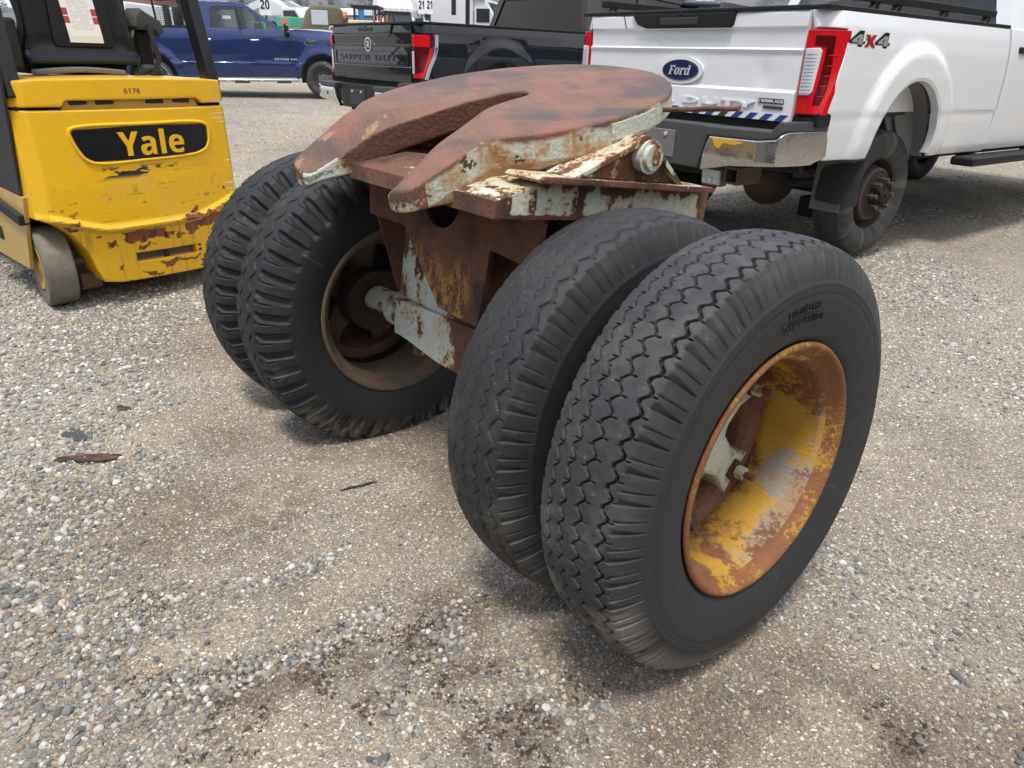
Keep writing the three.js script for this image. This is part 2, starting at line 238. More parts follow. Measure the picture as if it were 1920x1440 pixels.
{ // one sheet from the dolly out past the horizon
  const n = 1536, col = new Float32Array(n * n * 3), hgt = new Float32Array(n * n);
  for (let j = 0; j < n; j++) for (let i = 0; i < n; i++) {
    const o = j * n + i, a = tfbm(i, j, n, 12, 51, 5), g = h3(i, j, 5), b = tileN(i, j, n, 512, 77), b2 = tileN(i, j, n, 300, 78), s = 0.66 + 0.40 * a + 0.5 * (g - 0.5) + 0.5 * (b - 0.5) + 0.4 * (b2 - 0.5);
    col[o * 3] = 0.284 * s; col[o * 3 + 1] = 0.250 * s; col[o * 3 + 2] = 0.204 * s; hgt[o] = 0.3 * b + 0.22 * g + 0.25 * a;
  }
  for (let k = 0; k < 70000; k++) { // grit set in the dirt, 1 mm to the pixel
    const cx = rnd() * n, cy = rnd() * n, rad = 1.2 + 3.6 * rnd() ** 3, e = rr(0.6, 1), th = rnd() * 3.14, ct = Math.cos(th), st = Math.sin(th), c = STONES[(rnd() * STONES.length) | 0], v = rr(0.75, 1.25), R = Math.ceil(rad);
    for (let y = -R; y <= R; y++) for (let x = -R; x <= R; x++) {
      const u = (x * ct + y * st) / rad, w = (-x * st + y * ct) / (rad * e), q = u * u + w * w; if (q > 1) continue;
      const o = ((((cy + y) | 0) + n) % n) * n + ((((cx + x) | 0) + n) % n);
      col[o * 3] = c[0] * v; col[o * 3 + 1] = c[1] * v; col[o * 3 + 2] = c[2] * v; hgt[o] = 0.55 + 0.45 * Math.sqrt(1 - q) * Math.min(1, rad / 3);
    }
  }
  const enc = (x) => 255 * (x <= 0.0031308 ? 12.92 * x : 1.055 * Math.pow(x, 1 / 2.4) - 0.055), cl = (x) => clamp(x, 0, 1);
  const map = dataTex(n, (i, j) => { const o = (j * n + i) * 3; return [enc(cl(col[o])), enc(cl(col[o + 1])), enc(cl(col[o + 2]))]; }, true), bump = dataTex(n, (i, j) => { const v = 255 * cl(hgt[j * n + i]); return [v, v, v]; });
  const NA = 1080, rad = []; let r = 0.02; while (r < 900) { rad.push(r); r += Math.max(0.011, r * 0.0075) * (r > 12 ? 6 : 1); }
  const P = [], I = [], cx = 0.6, cz = 0.3; rad.unshift(0.00001);
  for (let i = 0; i < rad.length; i++) for (let j = 0; j <= NA; j++) { const t = j / NA * 2 * Math.PI, x = cx + rad[i] * Math.cos(t), z = cz + rad[i] * Math.sin(t); P.push(x, ground(x, z), z); }
  for (let i = 0; i < rad.length - 1; i++) for (let j = 0; j < NA; j++) { const a = i * (NA + 1) + j, b = a + 1, c = a + NA + 1, d = c + 1; I.push(a, b, c, b, d, c); }
  const g = new THREE.BufferGeometry(); g.setAttribute('position', new THREE.Float32BufferAttribute(P, 3)); g.setIndex(I); g.computeVertexNormals();
  const uv = new Float32Array(P.length / 3 * 2), c = new Float32Array(P.length);
  for (let k = 0; k < P.length / 3; k++) {
    const x = P[k * 3], z = P[k * 3 + 2], d = Math.hypot(x - cx, z - cz); uv[k * 2] = x / 1.55; uv[k * 2 + 1] = z / 1.55;
    const t = fbm(x * 0.7, 1, z * 0.7, 4), u = fbm(x * 3.3, 5, z * 3.3, 3), gr = gravelly(x, z);
    let q = mix3([1.05, 1.0, 0.95], [1.0, 1.0, 1.0], gr); q = q.map((e) => e * (0.72 + 0.54 * t + 0.30 * (u - 0.5)));
    const damp = sst(0.50, 0.68, fbm(x * 1.7 + 9, 3, z * 1.7, 4)) * (1 - sst(2, 5, d)); q = mix3(q, [0.66 * q[0], 0.58 * q[1], 0.52 * q[2]], damp * 0.75);   // damp brown soil
    const track = sst(0.5, 0.66, fbm((x * 0.62 - z * 0.78) * 1.6, 9, (x * 0.78 + z * 0.62) * 0.14, 4)) * sst(4, 8, d) * (1 - sst(24, 50, d)); q = mix3(q, [1.18, 1.07, 0.94], track * 0.7);     // tyre tracks worn into the yard
    if (d < 4) { const sa = sandy(x, z); q = mix3(q, [1.14, 1.07, 0.98], sa * 0.8); } let da = 0; for (const [sx, sz, sr] of [[0.55, 0.32, 0.13], [0.70, 0.30, 0.12], [0.85, 0.27, 0.10], [-0.55, 0.22, 0.2], [1.05, -0.1, 0.12], [-0.2, 0.75, 0.22]]) da = Math.max(da, 1 - sst(0.4, 1.4, Math.hypot(x - sx, z - sz) / sr + (fbm(x * 12, 6, z * 12, 5) - 0.5) * 1.6)); if (d < 4) q = mix3(q, [0.72, 0.63, 0.56], da * sst(0.36, 0.54, fbm(x * 26, 4, z * 26, 3)) * 0.75);   // damp brown soil in clods
    let st = 0; for (const [sx, sz, sr] of STAINS) { const e = Math.hypot(x - sx, z - sz) / sr; if (e < 3.2) st = Math.max(st, (1 - sst(0.6, 1.5, e * 0.85 + (fbm(x * 11, 3, z * 11, 5) - 0.5) * 2.6)) * sst(0.34, 0.52, fbm(x * 34 + 5, 2, z * 34, 3))); } q = mix3(q, [0.46, 0.37, 0.32], st * 0.7);   // dark rotted bark worked into the dirt
    c.set(q, k * 3);
  }
  g.setAttribute('uv', new THREE.BufferAttribute(uv, 2)); g.setAttribute('color', new THREE.BufferAttribute(c, 3));
  const m = new THREE.Mesh(g, std(1, 1, 1, 0.95, 0, { map, bumpMap: bump, bumpScale: 0.004, vertexColors: true })); m.name = 'ground'; m.receiveShadow = true; m.userData.kind = 'structure'; scene.add(m);
}
{ // loose stones lying on it
  const shapes = [];
  for (let k = 0; k < 6; k++) {
    const g = only(soup(new THREE.IcosahedronGeometry(1, k < 3 ? 1 : 0)));
    const s = [rr(0.85, 1.25), rr(0.5, 0.75), rr(0.75, 1.0)], o = rr(0, 50);
    warp(g, (x, y, z) => { const f = 0.62 + 0.8 * fbm(x * 1.5 + o, y * 1.5, z * 1.5, 2); return [x * s[0] * f, y * s[1] * f, z * s[2] * f]; });
    shapes.push(crease(g, k < 2 ? 50 : 15));
  }
  const mat = std(1, 1, 1, 0.85, 0, { bumpMap: grain12, bumpScale: 0.001 }), L = shapes.map(() => []);
  const m4 = new THREE.Matrix4(), q = new THREE.Quaternion(), e = new THREE.Euler(), RX = new THREE.Vector3(-FH.z, 0, FH.x);
  const put = (x, z, r) => {
    const y = ground(x, z), k = (rnd() * 6) | 0; e.set(rr(-0.5, 0.5), rr(0, 6.28), rr(-0.5, 0.5)); q.setFromEuler(e);
    m4.compose(new THREE.Vector3(x, y + r * rr(0.0, 0.35), z), q, new THREE.Vector3(r, r, r));
    const c = STONES[(rnd() * STONES.length) | 0], v = rr(0.8, 1.25); L[k].push([m4.clone(), c.map((a) => a * v)]);
  };
  const wheels = [[0.884, 0.5], [0.573, 0.5], [-0.608, 0.52], [-0.984, 0.52]];
  const clear = (x, z) => wheels.some(([a]) => Math.abs(x - a) < 0.12 && Math.abs(z) < 0.12);
  let n = 0, tries = 0;
  while (n < 300000 && tries++ < 3e6) {
    const d = 0.55 + 6.6 * rnd() ** 0.85, a = rr(-0.78, 0.78), s = Math.tan(a) * d, x = EYE.x + FH.x * d + RX.x * s, z = EYE.z + FH.z * d + RX.z * s;
    const gr = gravelly(x, z); if (rnd() > (0.13 + 0.55 * gr) * (1 - 0.85 * sandy(x, z)) || clear(x, z)) continue;
    let r = 0.0011 + 0.0020 * rnd() + 0.0062 * rnd() ** 6 * (0.6 + gr); if (rnd() < 0.010 * (0.3 + gr)) r = rr(0.006, 0.0125); if (d > 3 && r < 0.003) r *= 1.5;
    put(x, z, r); n++;
  }
  for (let k = 0; k < 60000; k++) { const d = 6 + 12 * rnd(), s = Math.tan(rr(-0.75, 0.75)) * d, x = EYE.x + FH.x * d + RX.x * s, z = EYE.z + FH.z * d + RX.z * s; if (rnd() < 0.25 + 0.75 * gravelly(x, z)) put(x, z, rr(0.004, 0.012)); }
  // drifts of bigger stones pushed up along old tyre marks (from, to in metres)
  for (const [x0, z0, x1, z1, w, cnt] of [[0.10, 0.56, 0.13, 0.73, 0.035, 110], [0.13, 0.73, 0.0, 1.02, 0.05, 170], [0.38, 0.59, 0.40, 0.82, 0.035, 150], [0.40, 0.82, 0.37, 1.02, 0.045, 170], [0.36, 1.02, 0.28, 1.2, 0.06, 170], [-0.13, 1.33, 0.02, 1.06, 0.06, 200], [0.48, 0.44, 0.60, 0.56, 0.07, 130], [0.55, 0.62, 0.75, 0.75, 0.10, 150], [0.7, 0.45, 0.95, 0.4, 0.09, 120], [-0.5, 1.0, -0.3, 1.35, 0.12, 200], [-1.2, 0.7, -0.7, 1.2, 0.12, 150], [1.7, 0.1, 1.3, -0.5, 0.16, 120], [1.5, 0.35, 2.1, -0.3, 0.22, 120]])
    for (let k = 0; k < cnt; k++) { const t = rnd(), x = mix(x0, x1, t) + w * (rnd() + rnd() - 1), z = mix(z0, z1, t) + w * (rnd() + rnd() - 1); put(x, z, rr(0.0035, 0.0085) * (rnd() < 0.14 ? 1.5 : 1)); }
  L.forEach((l, k) => {
    const im = new THREE.InstancedMesh(uvd(shapes[k]), mat, l.length); im.name = top('gravel'); im.castShadow = im.receiveShadow = true;
    l.forEach(([m, c], i) => { im.setMatrixAt(i, m); im.setColorAt(i, new THREE.Color().setRGB(...c)); });
    tag(im, 'loose grey and tan gravel stones scattered over the dirt yard', 'gravel', 'loose gravel of the yard', 'stuff'); scene.add(im);
  });
  // crumbled dark brown bark and rust flakes trodden into the dirt
  const fl = []; for (let k = 0; k < 3; k++) { const g = only(soup(new THREE.IcosahedronGeometry(1, 1))), o = rr(0, 40); warp(g, (x, y, z) => { const f = 0.55 + 0.9 * fbm(x * 1.6 + o, y * 1.6, z * 1.6, 2); return [x * 1.3 * f, y * 0.28 * f, z * 0.75 * f]; }); fl.push(uvd(crease(g, 20))); }
  const F = fl.map(() => []);
  for (const [px, pz, w, cnt] of STAINS.map(([x, z, r]) => [x, z, r * 0.75, Math.round(r * r * 200000)]))
    for (let k = 0; k < cnt; k++) { const a = rnd() * 6.283, R = w * 3.0 * Math.sqrt(rnd()), x = px + R * Math.cos(a), z = pz + R * Math.sin(a); if (fbm(x * 16, 3, z * 16, 4) < 0.44 + 0.17 * R / (w * 3)) continue; const r = 0.0012 + 0.0052 * rnd() ** 3; e.set(rr(-0.3, 0.3), rr(0, 6.28), rr(-0.3, 0.3)); q.setFromEuler(e); m4.compose(new THREE.Vector3(x, ground(x, z) + r * 0.12, z), q, new THREE.Vector3(r, r, r)); const v = rr(0.6, 1.6); F[(rnd() * 3) | 0].push([m4.clone(), rnd() < 0.05 ? [0.14 * v, 0.065 * v, 0.045 * v] : rnd() < 0.3 ? [0.20 * v, 0.155 * v, 0.115 * v] : [0.075 * v, 0.056 * v, 0.048 * v]]); }
  F.forEach((l, k) => { const im = new THREE.InstancedMesh(fl[k], mat, l.length); im.name = top('bark_crumbs'); im.castShadow = im.receiveShadow = true; l.forEach(([m, c], i) => { im.setMatrixAt(i, m); im.setColorAt(i, new THREE.Color().setRGB(...c)); }); tag(im, 'dark brown crumbs of bark trodden into the dirt', 'debris', 'brown crumbs before the dolly', 'stuff'); scene.add(im); });
}
{ // single bits of litter lying on the ground at left
  const barkM = std(1, 1, 1, 0.95, 0, { vertexColors: true, bumpMap: grain12, bumpScale: 0.002 });
  const bark = (w, d, h, o) => { const g = subdivide(rbox(w, h, d, h * 0.3, 2), 0.008); warp(g, (x, y, z) => { const n = fbm(x * 30 + o, z * 60, o, 3) - 0.5, t = Math.abs(x) / (w / 2); return [x + n * 0.01, y * (1 - 0.6 * t * t) + n * 0.006, z * (1.1 - 0.8 * t * t * t) + (fbm(x * 25, o, 3, 2) - 0.5) * 0.03]; }); return paint(boxUV(crease(g, 40)), (x, y, z) => { const n = fbm(x * 25, y * 90, z * 120 + o, 3); return mix3([0.035, 0.022, 0.018], [0.15, 0.085, 0.06], sst(0.35, 0.7, n)); }); };
  const lay = (name, g, m, x, z, turn, label, cat, up = 0.004) => { const o = solo(name, g, m, label, cat); o.position.set(x, ground(x, z) + up, z); o.rotation.y = turn; };
  const G = (px, py) => { let p; for (let d = 0.8, k = 0; k < 4000; k++, d += 0.002) { p = at(px, py, d); if (p.y <= ground(p.x, p.z)) break; } return p; };
  let p = G(165, 862); lay('bark_strip', bark(0.20, 0.045, 0.012, 3), barkM, p.x, p.z, 0.95, 'long splintered strip of reddish brown bark on the gravel', 'bark');
  p = G(140, 820); lay('flat_slate', bark(0.115, 0.045, 0.009, 8), std(0.06, 0.065, 0.07, 0.9), p.x, p.z, 0.6, 'flat dark slate piece on gravel just above the bark strip', 'stone');
  p = G(232, 766); lay('bark_chip', bark(0.065, 0.026, 0.008, 5), barkM, p.x, p.z, 0.6, 'small brown wood chip between the bark strip and the tyres', 'bark');
  p = G(672, 912); lay('dark_twig', bark(0.12, 0.009, 0.007, 11), std(0.04, 0.035, 0.03, 0.9), p.x, p.z, 1.4, 'thin dark twig on the dirt in front of the axle', 'twig', 0.002);
}
// ---------------------------------------------------------------- tyres with cut tread
function tyre({ R, drop = 0.012, ht, hs, hb, rb, rr_, nT, fine, cut, colour, shoulder = 0.012, lumps = 0, dense }) {
  const TH = []; if (dense) { const [a, b, n1] = dense; for (let j = 0; j < n1; j++) TH.push(mix(a, b, j / n1)); for (let j = 0; j < nT - n1; j++) TH.push(mix(b, a + 2 * Math.PI, j / (nT - n1))); } else for (let j = 0; j < nT; j++) TH.push(j / nT * 2 * Math.PI);
  const half = [[hb - 0.012, rb - 0.012], [hb + 0.004, rb + 0.004], [hb + 0.012, rb + 0.022], [hs - 0.004, mix(rb, rr_, 0.45)], [hs, mix(rb, rr_, 0.75)], [hs - 0.003, rr_], [mix(hs, ht, 0.55), mix(rr_, R - drop, 0.55)], [ht + 0.004, R - drop - shoulder], [ht - 0.006, R - drop], [ht * 0.5, R - drop * 0.25], [0, R]];
  const full = [...half, ...half.slice(0, -1).reverse().map(([a, r]) => [-a, r])], cv = new THREE.CatmullRomCurve3(full.map(([a, r]) => new THREE.Vector3(a, r, 0)), false, 'catmullrom', 0.35), pts = cv.getPoints(1600), S = []; let acc = 1e9;
  for (let i = 0; i < pts.length; i++) { if (i) acc += pts[i].distanceTo(pts[i - 1]); const a = Math.abs(pts[i].x), r = pts[i].y, step = r > R - drop - 0.016 ? fine : r > rr_ - 0.02 ? fine * 1.7 : 0.009; if (acc >= step || i === pts.length - 1) { S.push(pts[i]); acc = 0; } }
  const n = S.length, P = new Float32Array(nT * n * 3), C = new Float32Array(nT * n * 3), U = new Float32Array(nT * n * 2), I = [];
  const N = S.map((p, i) => { const a = S[Math.max(0, i - 1)], b = S[Math.min(n - 1, i + 1)], l = Math.hypot(b.x - a.x, b.y - a.y); return [(b.y - a.y) / l * -1 * -1, (b.x - a.x) / l]; });
  for (let j = 0; j < nT; j++) {
    const t = TH[j], c = Math.cos(t), s = Math.sin(t);
    for (let i = 0; i < n; i++) {
      let [na, nr] = [N[i][0], N[i][1]]; const a = S[i].x, r = S[i].y; nr = Math.abs(N[i][1]) ; na = a >= 0 ? Math.abs(N[i][0]) : -Math.abs(N[i][0]);
      const dep = cut(t, a, r) + (lumps ? (fbm(c * 9 + a * 14, s * 9, a * 20, 2) - 0.5) * lumps : 0), A = a - na * dep, Q = r - nr * dep, o = j * n + i;
      P[o * 3] = A; P[o * 3 + 1] = Q * s; P[o * 3 + 2] = Q * c; C.set(colour(t, a, r, dep), o * 3); U[o * 2] = t * R; U[o * 2 + 1] = i ? U[o * 2 - 1] + S[i].distanceTo(S[i - 1]) : 0;
    }
  }
  for (let j = 0; j < nT; j++) for (let i = 0; i < n - 1; i++) { const a = j * n + i, b = ((j + 1) % nT) * n + i; I.push(a, b, a + 1, b, b + 1, a + 1); }
  const g = new THREE.BufferGeometry(); g.setAttribute('position', new THREE.BufferAttribute(P, 3)); g.setAttribute('color', new THREE.BufferAttribute(C, 3)); g.setAttribute('uv', new THREE.BufferAttribute(U, 2)); g.setIndex(I); g.computeVertexNormals();
  return g;
}
const trap = (p) => { p = p - Math.floor(p); return p < 0.20 ? -1 : p < 0.5 ? -1 + 2 * (p - 0.20) / 0.30 : p < 0.70 ? 1 : 1 - 2 * (p - 0.70) / 0.30; };
const slot = (d, w, e = 0.0009) => 1 - sst(w / 2 - e, w / 2 + e, Math.abs(d));
const frac = (x) => x - Math.floor(x);
const rubberCol = (base, dust) => (t, a, r, dep) => {
  const c = Math.cos(t), s = Math.sin(t), n = fbm(c * 5 + a * 8, s * 5, a * 9 + 2, 4), f = fbm(c * 40, s * 40, a * 70, 3), k = dust(t, a, r, n, f, dep);
  const b = base * (0.8 + 0.45 * f) ; return mix3([b * 0.96, b * 1.02, b * 1.13], [0.19, 0.18, 0.155], clamp(k));
};
// near pair: worn highway tread, four zigzag grooves, notched shoulders
function highway(R, worn, nZ, nN, gr, fine, nT) {
  const ht = 0.092, rN = R - 0.075;
  return tyre({ R, drop: 0.013, ht, hs: 0.122, hb: 0.098, rb: 0.283, rr_: R - 0.078, nT, fine, dense: [-0.75, 2.75, Math.round(nT * 0.84)], shoulder: 0.012, lumps: worn < 0.8 ? 0.0022 : 0.0009,
    cut: (t, a, r) => {
      let d = 0; const ph = t / (2 * Math.PI) * nZ;
      if (r > R - 0.022) for (let k = 0; k < gr.length; k++) {
        const [ag, A, w, dep, mul] = gr[k], z = trap(ph * mul + k * 0.5), q = slot(a - ag - A * z, w); d = Math.max(d, q * dep);
        const p = frac(ph * mul + k * 0.5); if (dep > 0.004) { const dt = (p - 0.5) / (nZ * mul) * 2 * Math.PI * R, da = (a - ag - A) * (k > 1 ? 1 : -1); if (da > 0 && da < 0.013) d = Math.max(d, slot(dt, 0.0022, 0.0008) * dep * 0.8); const dt2 = (p - 0.02) / (nZ * mul) * 2 * Math.PI * R, db = (a - ag + A) * (k > 1 ? -1 : 1); if (k % 3 && db > 0 && db < 0.011) d = Math.max(d, slot(dt2, 0.0020, 0.0008) * dep * 0.6); }
      }
      const u = (R - 0.016 - r) / 0.056; // 0 at the tread edge, 1 at the foot of the shoulder
      if (u > -0.12 && u < 1.15 && Math.abs(a) > ht - 0.02) {
        const p = frac(t / (2 * Math.PI) * nN + (a > 0 ? 0 : 0.5)), L = 2 * Math.PI * R / nN, uu = clamp(u, 0, 1);
        const fade = sst(-0.10, 0.02, u) * (1 - sst(0.90, 1.05, u));
        for (const [p0, w0, w1, dd] of [[0.28, 0.26, 0.05, 0.0085], [0.70, 0.13, 0.03, 0.0045]]) { const w = mix(w0, w1, uu), q = (p - p0) / w; if (q > -0.06 && q < 1) d = Math.max(d, dd * worn * sst(-0.06, 0.0, q) * (1 - Math.max(0, q)) * (1 - 0.35 * uu) * fade); }
      }
      const ring = (r - (rN - 0.004)); d -= 0.0016 * slot(ring, 0.006, 0.002) * (Math.abs(a) > 0.1 ? 1 : 0); d += 0.0018 * slot(r - (rN - 0.022), 0.003, 0.001) * (Math.abs(a) > 0.1 ? 1 : 0); d -= 0.0018 * slot(r - 0.302, 0.004, 0.0015);
      return d;
    },
    colour: rubberCol(worn > 0.8 ? 0.030 : 0.022, (t, a, r, n, f, dep) => { const low = sst(0.75, 0.25, Math.sin(t) * 0.5 + 0.5) ; const tread = sst(rN - 0.01, R - 0.02, r); return tread * (0.10 * f * (worn > 0.8 ? 1 : 0.4) + (worn > 0.8 ? 1 : 0.35) * sst(0.44, 0.66, n * 0.7 + f * 0.3 + 0.12 * low) * 0.8 * (0.14 + low)) + (dep > 0.004 ? 0.6 * low * f : 0) + (f > 0.82 ? 0.3 : 0); }) });
}
// far pair: traction tread, two narrow zigzags between deep shoulder lugs
function traction(R) {
  const ht = 0.104, nL = 47, rE = R - 0.10;
  return tyre({ R, drop: 0.012, ht, hs: 0.140, hb: 0.112, rb: 0.296, rr_: R - 0.085, nT: 1034, fine: 0.0036, shoulder: 0.010,
    cut: (t, a, r) => {
      let d = 0; const L = 2 * Math.PI * R / nL, s = a > 0 ? 1 : -1, ph = t / (2 * Math.PI) * nL, p = frac(ph + (s > 0 ? 0 : 0.5)), aa = Math.abs(a);
      if (r > R - 0.02) { for (const k of [-1, 1]) d = Math.max(d, slot(a - k * 0.034 - 0.010 * trap(ph + 0.25), 0.0066, 0.0012) * 0.012); }
      const u = (R - 0.012 - r) / (R - 0.012 - rE);
      if (aa > 0.066 && u < 1.05) { // the gap between two lugs, open towards the sidewall
        const skew = (aa - 0.05) * 0.18, dd = (p - 0.5) * L + skew, w = mix(0.014, 0.024, sst(0.06, 0.10, aa)) + 0.004 * clamp(u);
        d = Math.max(d, slot(dd, w, 0.0022) * 0.0145 * sst(0.066, 0.078, aa) * (1 - 0.45 * clamp(u)) * (1 - sst(0.82, 1.0, u)));
        const zig = (p < 0.25 || p > 0.75) ? slot((frac(p + 0.5) - 0.5) * L, 0.0028, 0.001) * 0.005 * sst(0.07, 0.078, aa) * (1 - sst(0.3, 0.4, u)) : 0; d = Math.max(d, zig);
        if (aa > 0.062 && aa < 0.086) d = Math.max(d, (1 - sst(0.006, 0.0085, Math.hypot((frac(p + 0.5) - 0.5) * L, aa - 0.074))) * 0.005);
      }
      d -= 0.0022 * slot(r - (rE - 0.016), 0.005, 0.002); d -= 0.0016 * slot(r - 0.322, 0.004, 0.0015);
      return d;
    },
    colour: rubberCol(0.020, (t, a, r, n, f, dep) => { const low = sst(0.62, 0.0, Math.sin(t) * 0.5 + 0.5), tread = sst(rE - 0.02, R - 0.03, r); return tread * (sst(0.52, 0.74, n * 0.65 + f * 0.35 + 0.10 * low) * 0.5 * (0.25 + low)) + (dep > 0.008 ? 0.2 * sst(0.5, 0.8, n) : 0) + sst(0.75, 1, low) * 0.7 * sst(0.45, 0.6, f) * tread + (f > 0.83 ? 0.35 : 0); }) });
}
// ---------------------------------------------------------------- rust and paint on the dolly
const PAINT = [0.56, 0.60, 0.52], CREAM = [0.52, 0.47, 0.32], RUST = [0.155, 0.068, 0.042], DARK = [0.068, 0.036, 0.026], ORANGE = [0.30, 0.115, 0.035], OCHRE = [0.42, 0.22, 0.045];
const rusty = (x, y, z, k = 1) => { const n = fbm(x * 14 * k, y * 14 * k, z * 14 * k, 4), f = fbm(x * 160, y * 160, z * 160, 2), g = fbm(x * 5 * k + 4, y * 5 * k, z * 5 * k, 3); let c = mix3(DARK, RUST, sst(0.3, 0.6, n)); c = mix3(c, ORANGE, sst(0.56, 0.75, g) * 0.35); return c.map((v) => v * (0.7 + 0.6 * f)); };
const painted = (x, y, z) => { const n = fbm(x * 9, y * 9, z * 9, 4), f = fbm(x * 120, y * 120, z * 120, 2); return mix3(PAINT, CREAM, sst(0.48, 0.72, n) * 0.8).map((v) => v * (0.86 + 0.26 * f)); };
// paint that has rusted through: p = share of rust, 0 to 1
const peel = (x, y, z, p, sx = 1, sy = 1, sz = 1) => { const n = fbm(x * 22 * sx, y * 22 * sy, z * 22 * sz, 5), f = fbm(x * 150, y * 150, z * 150, 2), v = n * 0.72 + f * 0.28, t = sst(0.74 - p * 0.54 - 0.03, 0.74 - p * 0.54 + 0.02, v), halo = sst(0.74 - p * 0.54 - 0.13, 0.74 - p * 0.54 - 0.01, v); return mix3(mix3(painted(x, y, z), OCHRE, halo * 0.7), rusty(x, y, z), t); };

const dolly = thing('converter_dolly', 'rusty axle dolly with a forked round coupling plate on four big tyres', 'axle dolly');
const TILT = 0.027;
// --- frame, pitched back about the axle
const FR = new THREE.Matrix4().makeTranslation(-0.0376, 0.47, 0).multiply(new THREE.Matrix4().makeRotationX(-0.115));
const fpart = (name, g, label) => part(name, g.applyMatrix4(FR), M.steel, dolly, label);
const flat = (g, deg = 30) => crease(soup(only(g)), deg);
const fbake = (name, g, fn, mm, label, parent = dolly) => { g = flat(g); const m = bake(g, fn, mm); return part(name, g.applyMatrix4(FR), m, parent, label); };
{
  // deck: a box with a sloping front
  fbake('deck', (extX([[0.338, 0.449], [0.338, 0.488], [0.2, 0.534], [-0.42, 0.534], [-0.42, 0.449]], -0.4376, 0.4376, 0.004)), (x, y, z, nx, ny, nz) => {
    if (nx > 0.7) { const lip = sst(0.462, 0.452, y) + sst(0.30, 0.335, z) * 0.6, run = sst(0.55, 0.75, fbm(z * 26, 3, 9, 3)) * 0.6; return peel(x, y, z, clamp(0.20 + lip * 0.8 + sst(0.505, 0.532, y + (fbm(z * 30, y * 6, 2, 3) - 0.5) * 0.05) * 0.55 + run * 0.55), 1, 0.22, 1); }
    if (ny > 0.5) return peel(x, y, z, 0.36 + 0.5 * sst(0.12, -0.1, x) + 0.15 * sst(0.3, 0.335, z), 0.5, 1, 1.6);
    if (nz > 0.5) return peel(x, y, z, 0.84, 1, 0.4, 1); return rusty(x, y, z);
  }, 1.7, 'flat box deck, white and rust, under the coupling plate');
  // cross plate under the deck with a half round hole
  const hole = []; for (let k = 0; k <= 16; k++) { const t = Math.PI * k / 16; hole.push([-0.01 + 0.092 * Math.cos(t), 0.447 - 0.098 * Math.sin(t)]); }
  const cross = [[-0.415, 0.448], [-0.40, 0.322], [-0.19, 0.322], [0.02, 0.125], [0.205, 0.122], [0.222, 0.26], [0.225, 0.335], [0.40, 0.322], [0.415, 0.448], ...hole];
  const spot = (x, y, z) => { const o = sst(0.16, 0.05, Math.abs(y - (0.34 - (x + 0.15) * 1.0) + 0.02)) * sst(0.36, 0.18, y) + 0.9 * sst(0.07, 0.02, Math.hypot(x - 0.11, (y - 0.20) * 0.6)), n = fbm(x * 60, y * 26, z * 60, 3) * 0.6 + fbm(x * 190, y * 120, 3, 2) * 0.4; return mix3(rusty(x, y, z).map((v, i) => v * 0.8), OCHRE.map((v) => v * 0.85), clamp(o) * sst(0.42, 0.60, n)); };
  fbake('front_cross_plate', at3(ext(cross, 0.016, 0.002), 0, 0, 0.152), spot, 1.7, 'dark rusty cross plate with a half round hole');
  fpart('added_pocket_wall', worn(join(at3(rbox(0.012, 0.15, 0.30, 0.002), -0.14, 0.37, 0), at3(rbox(0.012, 0.15, 0.30, 0.002), 0.12, 0.37, 0), at3(rbox(0.28, 0.012, 0.30, 0.002), -0.01, 0.300, 0)), 0.03, (x, y, z) => rusty(x, y, z).map((v) => v * 0.7)));  // inner walls added to box in the half round hole and keep it dark
  fpart('rear_cross_plate', worn(at3(ext(cross, 0.016), 0, 0, -0.168), 0.03, (x, y, z) => rusty(x, y, z)));
  for (const s of [-1, 1]) { fpart('gusset', worn(at3(extX([[0.152, 0.332], [0.052, 0.07], [-0.052, 0.07], [-0.152, 0.332]], -0.007, 0.007), s * 0.386, 0, 0), 0.012, (x, y, z) => rusty(x, y, z).map((v) => v * 0.85))); }
  // white side plates standing on the axle beam
  fbake('beam_web', at3(ext([[-0.378, 0.055], [0.36, 0.055], [0.36, 0.30], [-0.375, 0.30]], 0.012, 0.002), 0, 0, 0.036), (x, y, z) => peel(x, y, z, 0.20 + 0.55 * sst(0.12, 0.26, y + (fbm(x * 20, y * 20, 1, 3) - 0.5) * 0.12) + 0.6 * sst(-0.12, 0.0, x), 1, 0.5, 1), 1.8);
  // axle
  const ax = sub('axle', dolly, 'white and rust axle beam between the wheel pairs'); const AM = new THREE.Matrix4().makeTranslation(-0.0376, 0.466, 0).multiply(new THREE.Matrix4().makeRotationZ(0.0395)).multiply(new THREE.Matrix4().makeRotationX(-0.115));
  const taper = (g) => warp(subdivide(g, 0.06), (x, y, z) => [x, y * (1 + (y < 0 ? 0.55 : 0.12) * sst(0.39, 0.06, Math.abs(x))), z]);
  const ap = (n, g) => part(n, g.applyMatrix4(AM), M.steel, ax), abake = (n, g, fn, mm) => { g = flat(g, 25); const m = bake(g, fn, mm); return part(n, g.applyMatrix4(AM), m, ax); };
  abake('axle_beam', taper(extX([[0.058, -0.062], [0.064, 0.058], [-0.058, 0.058], [-0.058, -0.062], [0, -0.078]], -0.392, 0.392, 0.004)), (x, y, z) => peel(x, y, z, 0.20 + 0.75 * sst(-0.06, 0.0, x + (fbm(y * 16, z * 20, 5, 3) - 0.5) * 0.05), 1, 0.6, 1), 1.8);
  abake('axle_foot', (extX([[0.05, -0.075], [0.062, 0.05], [0.0, 0.06], [-0.05, 0.05], [-0.05, -0.075], [0, -0.105]], -0.11, 0.24, 0.006)), (x, y, z) => peel(x, y, z, 0.72, 1, 0.5, 1), 1.8);
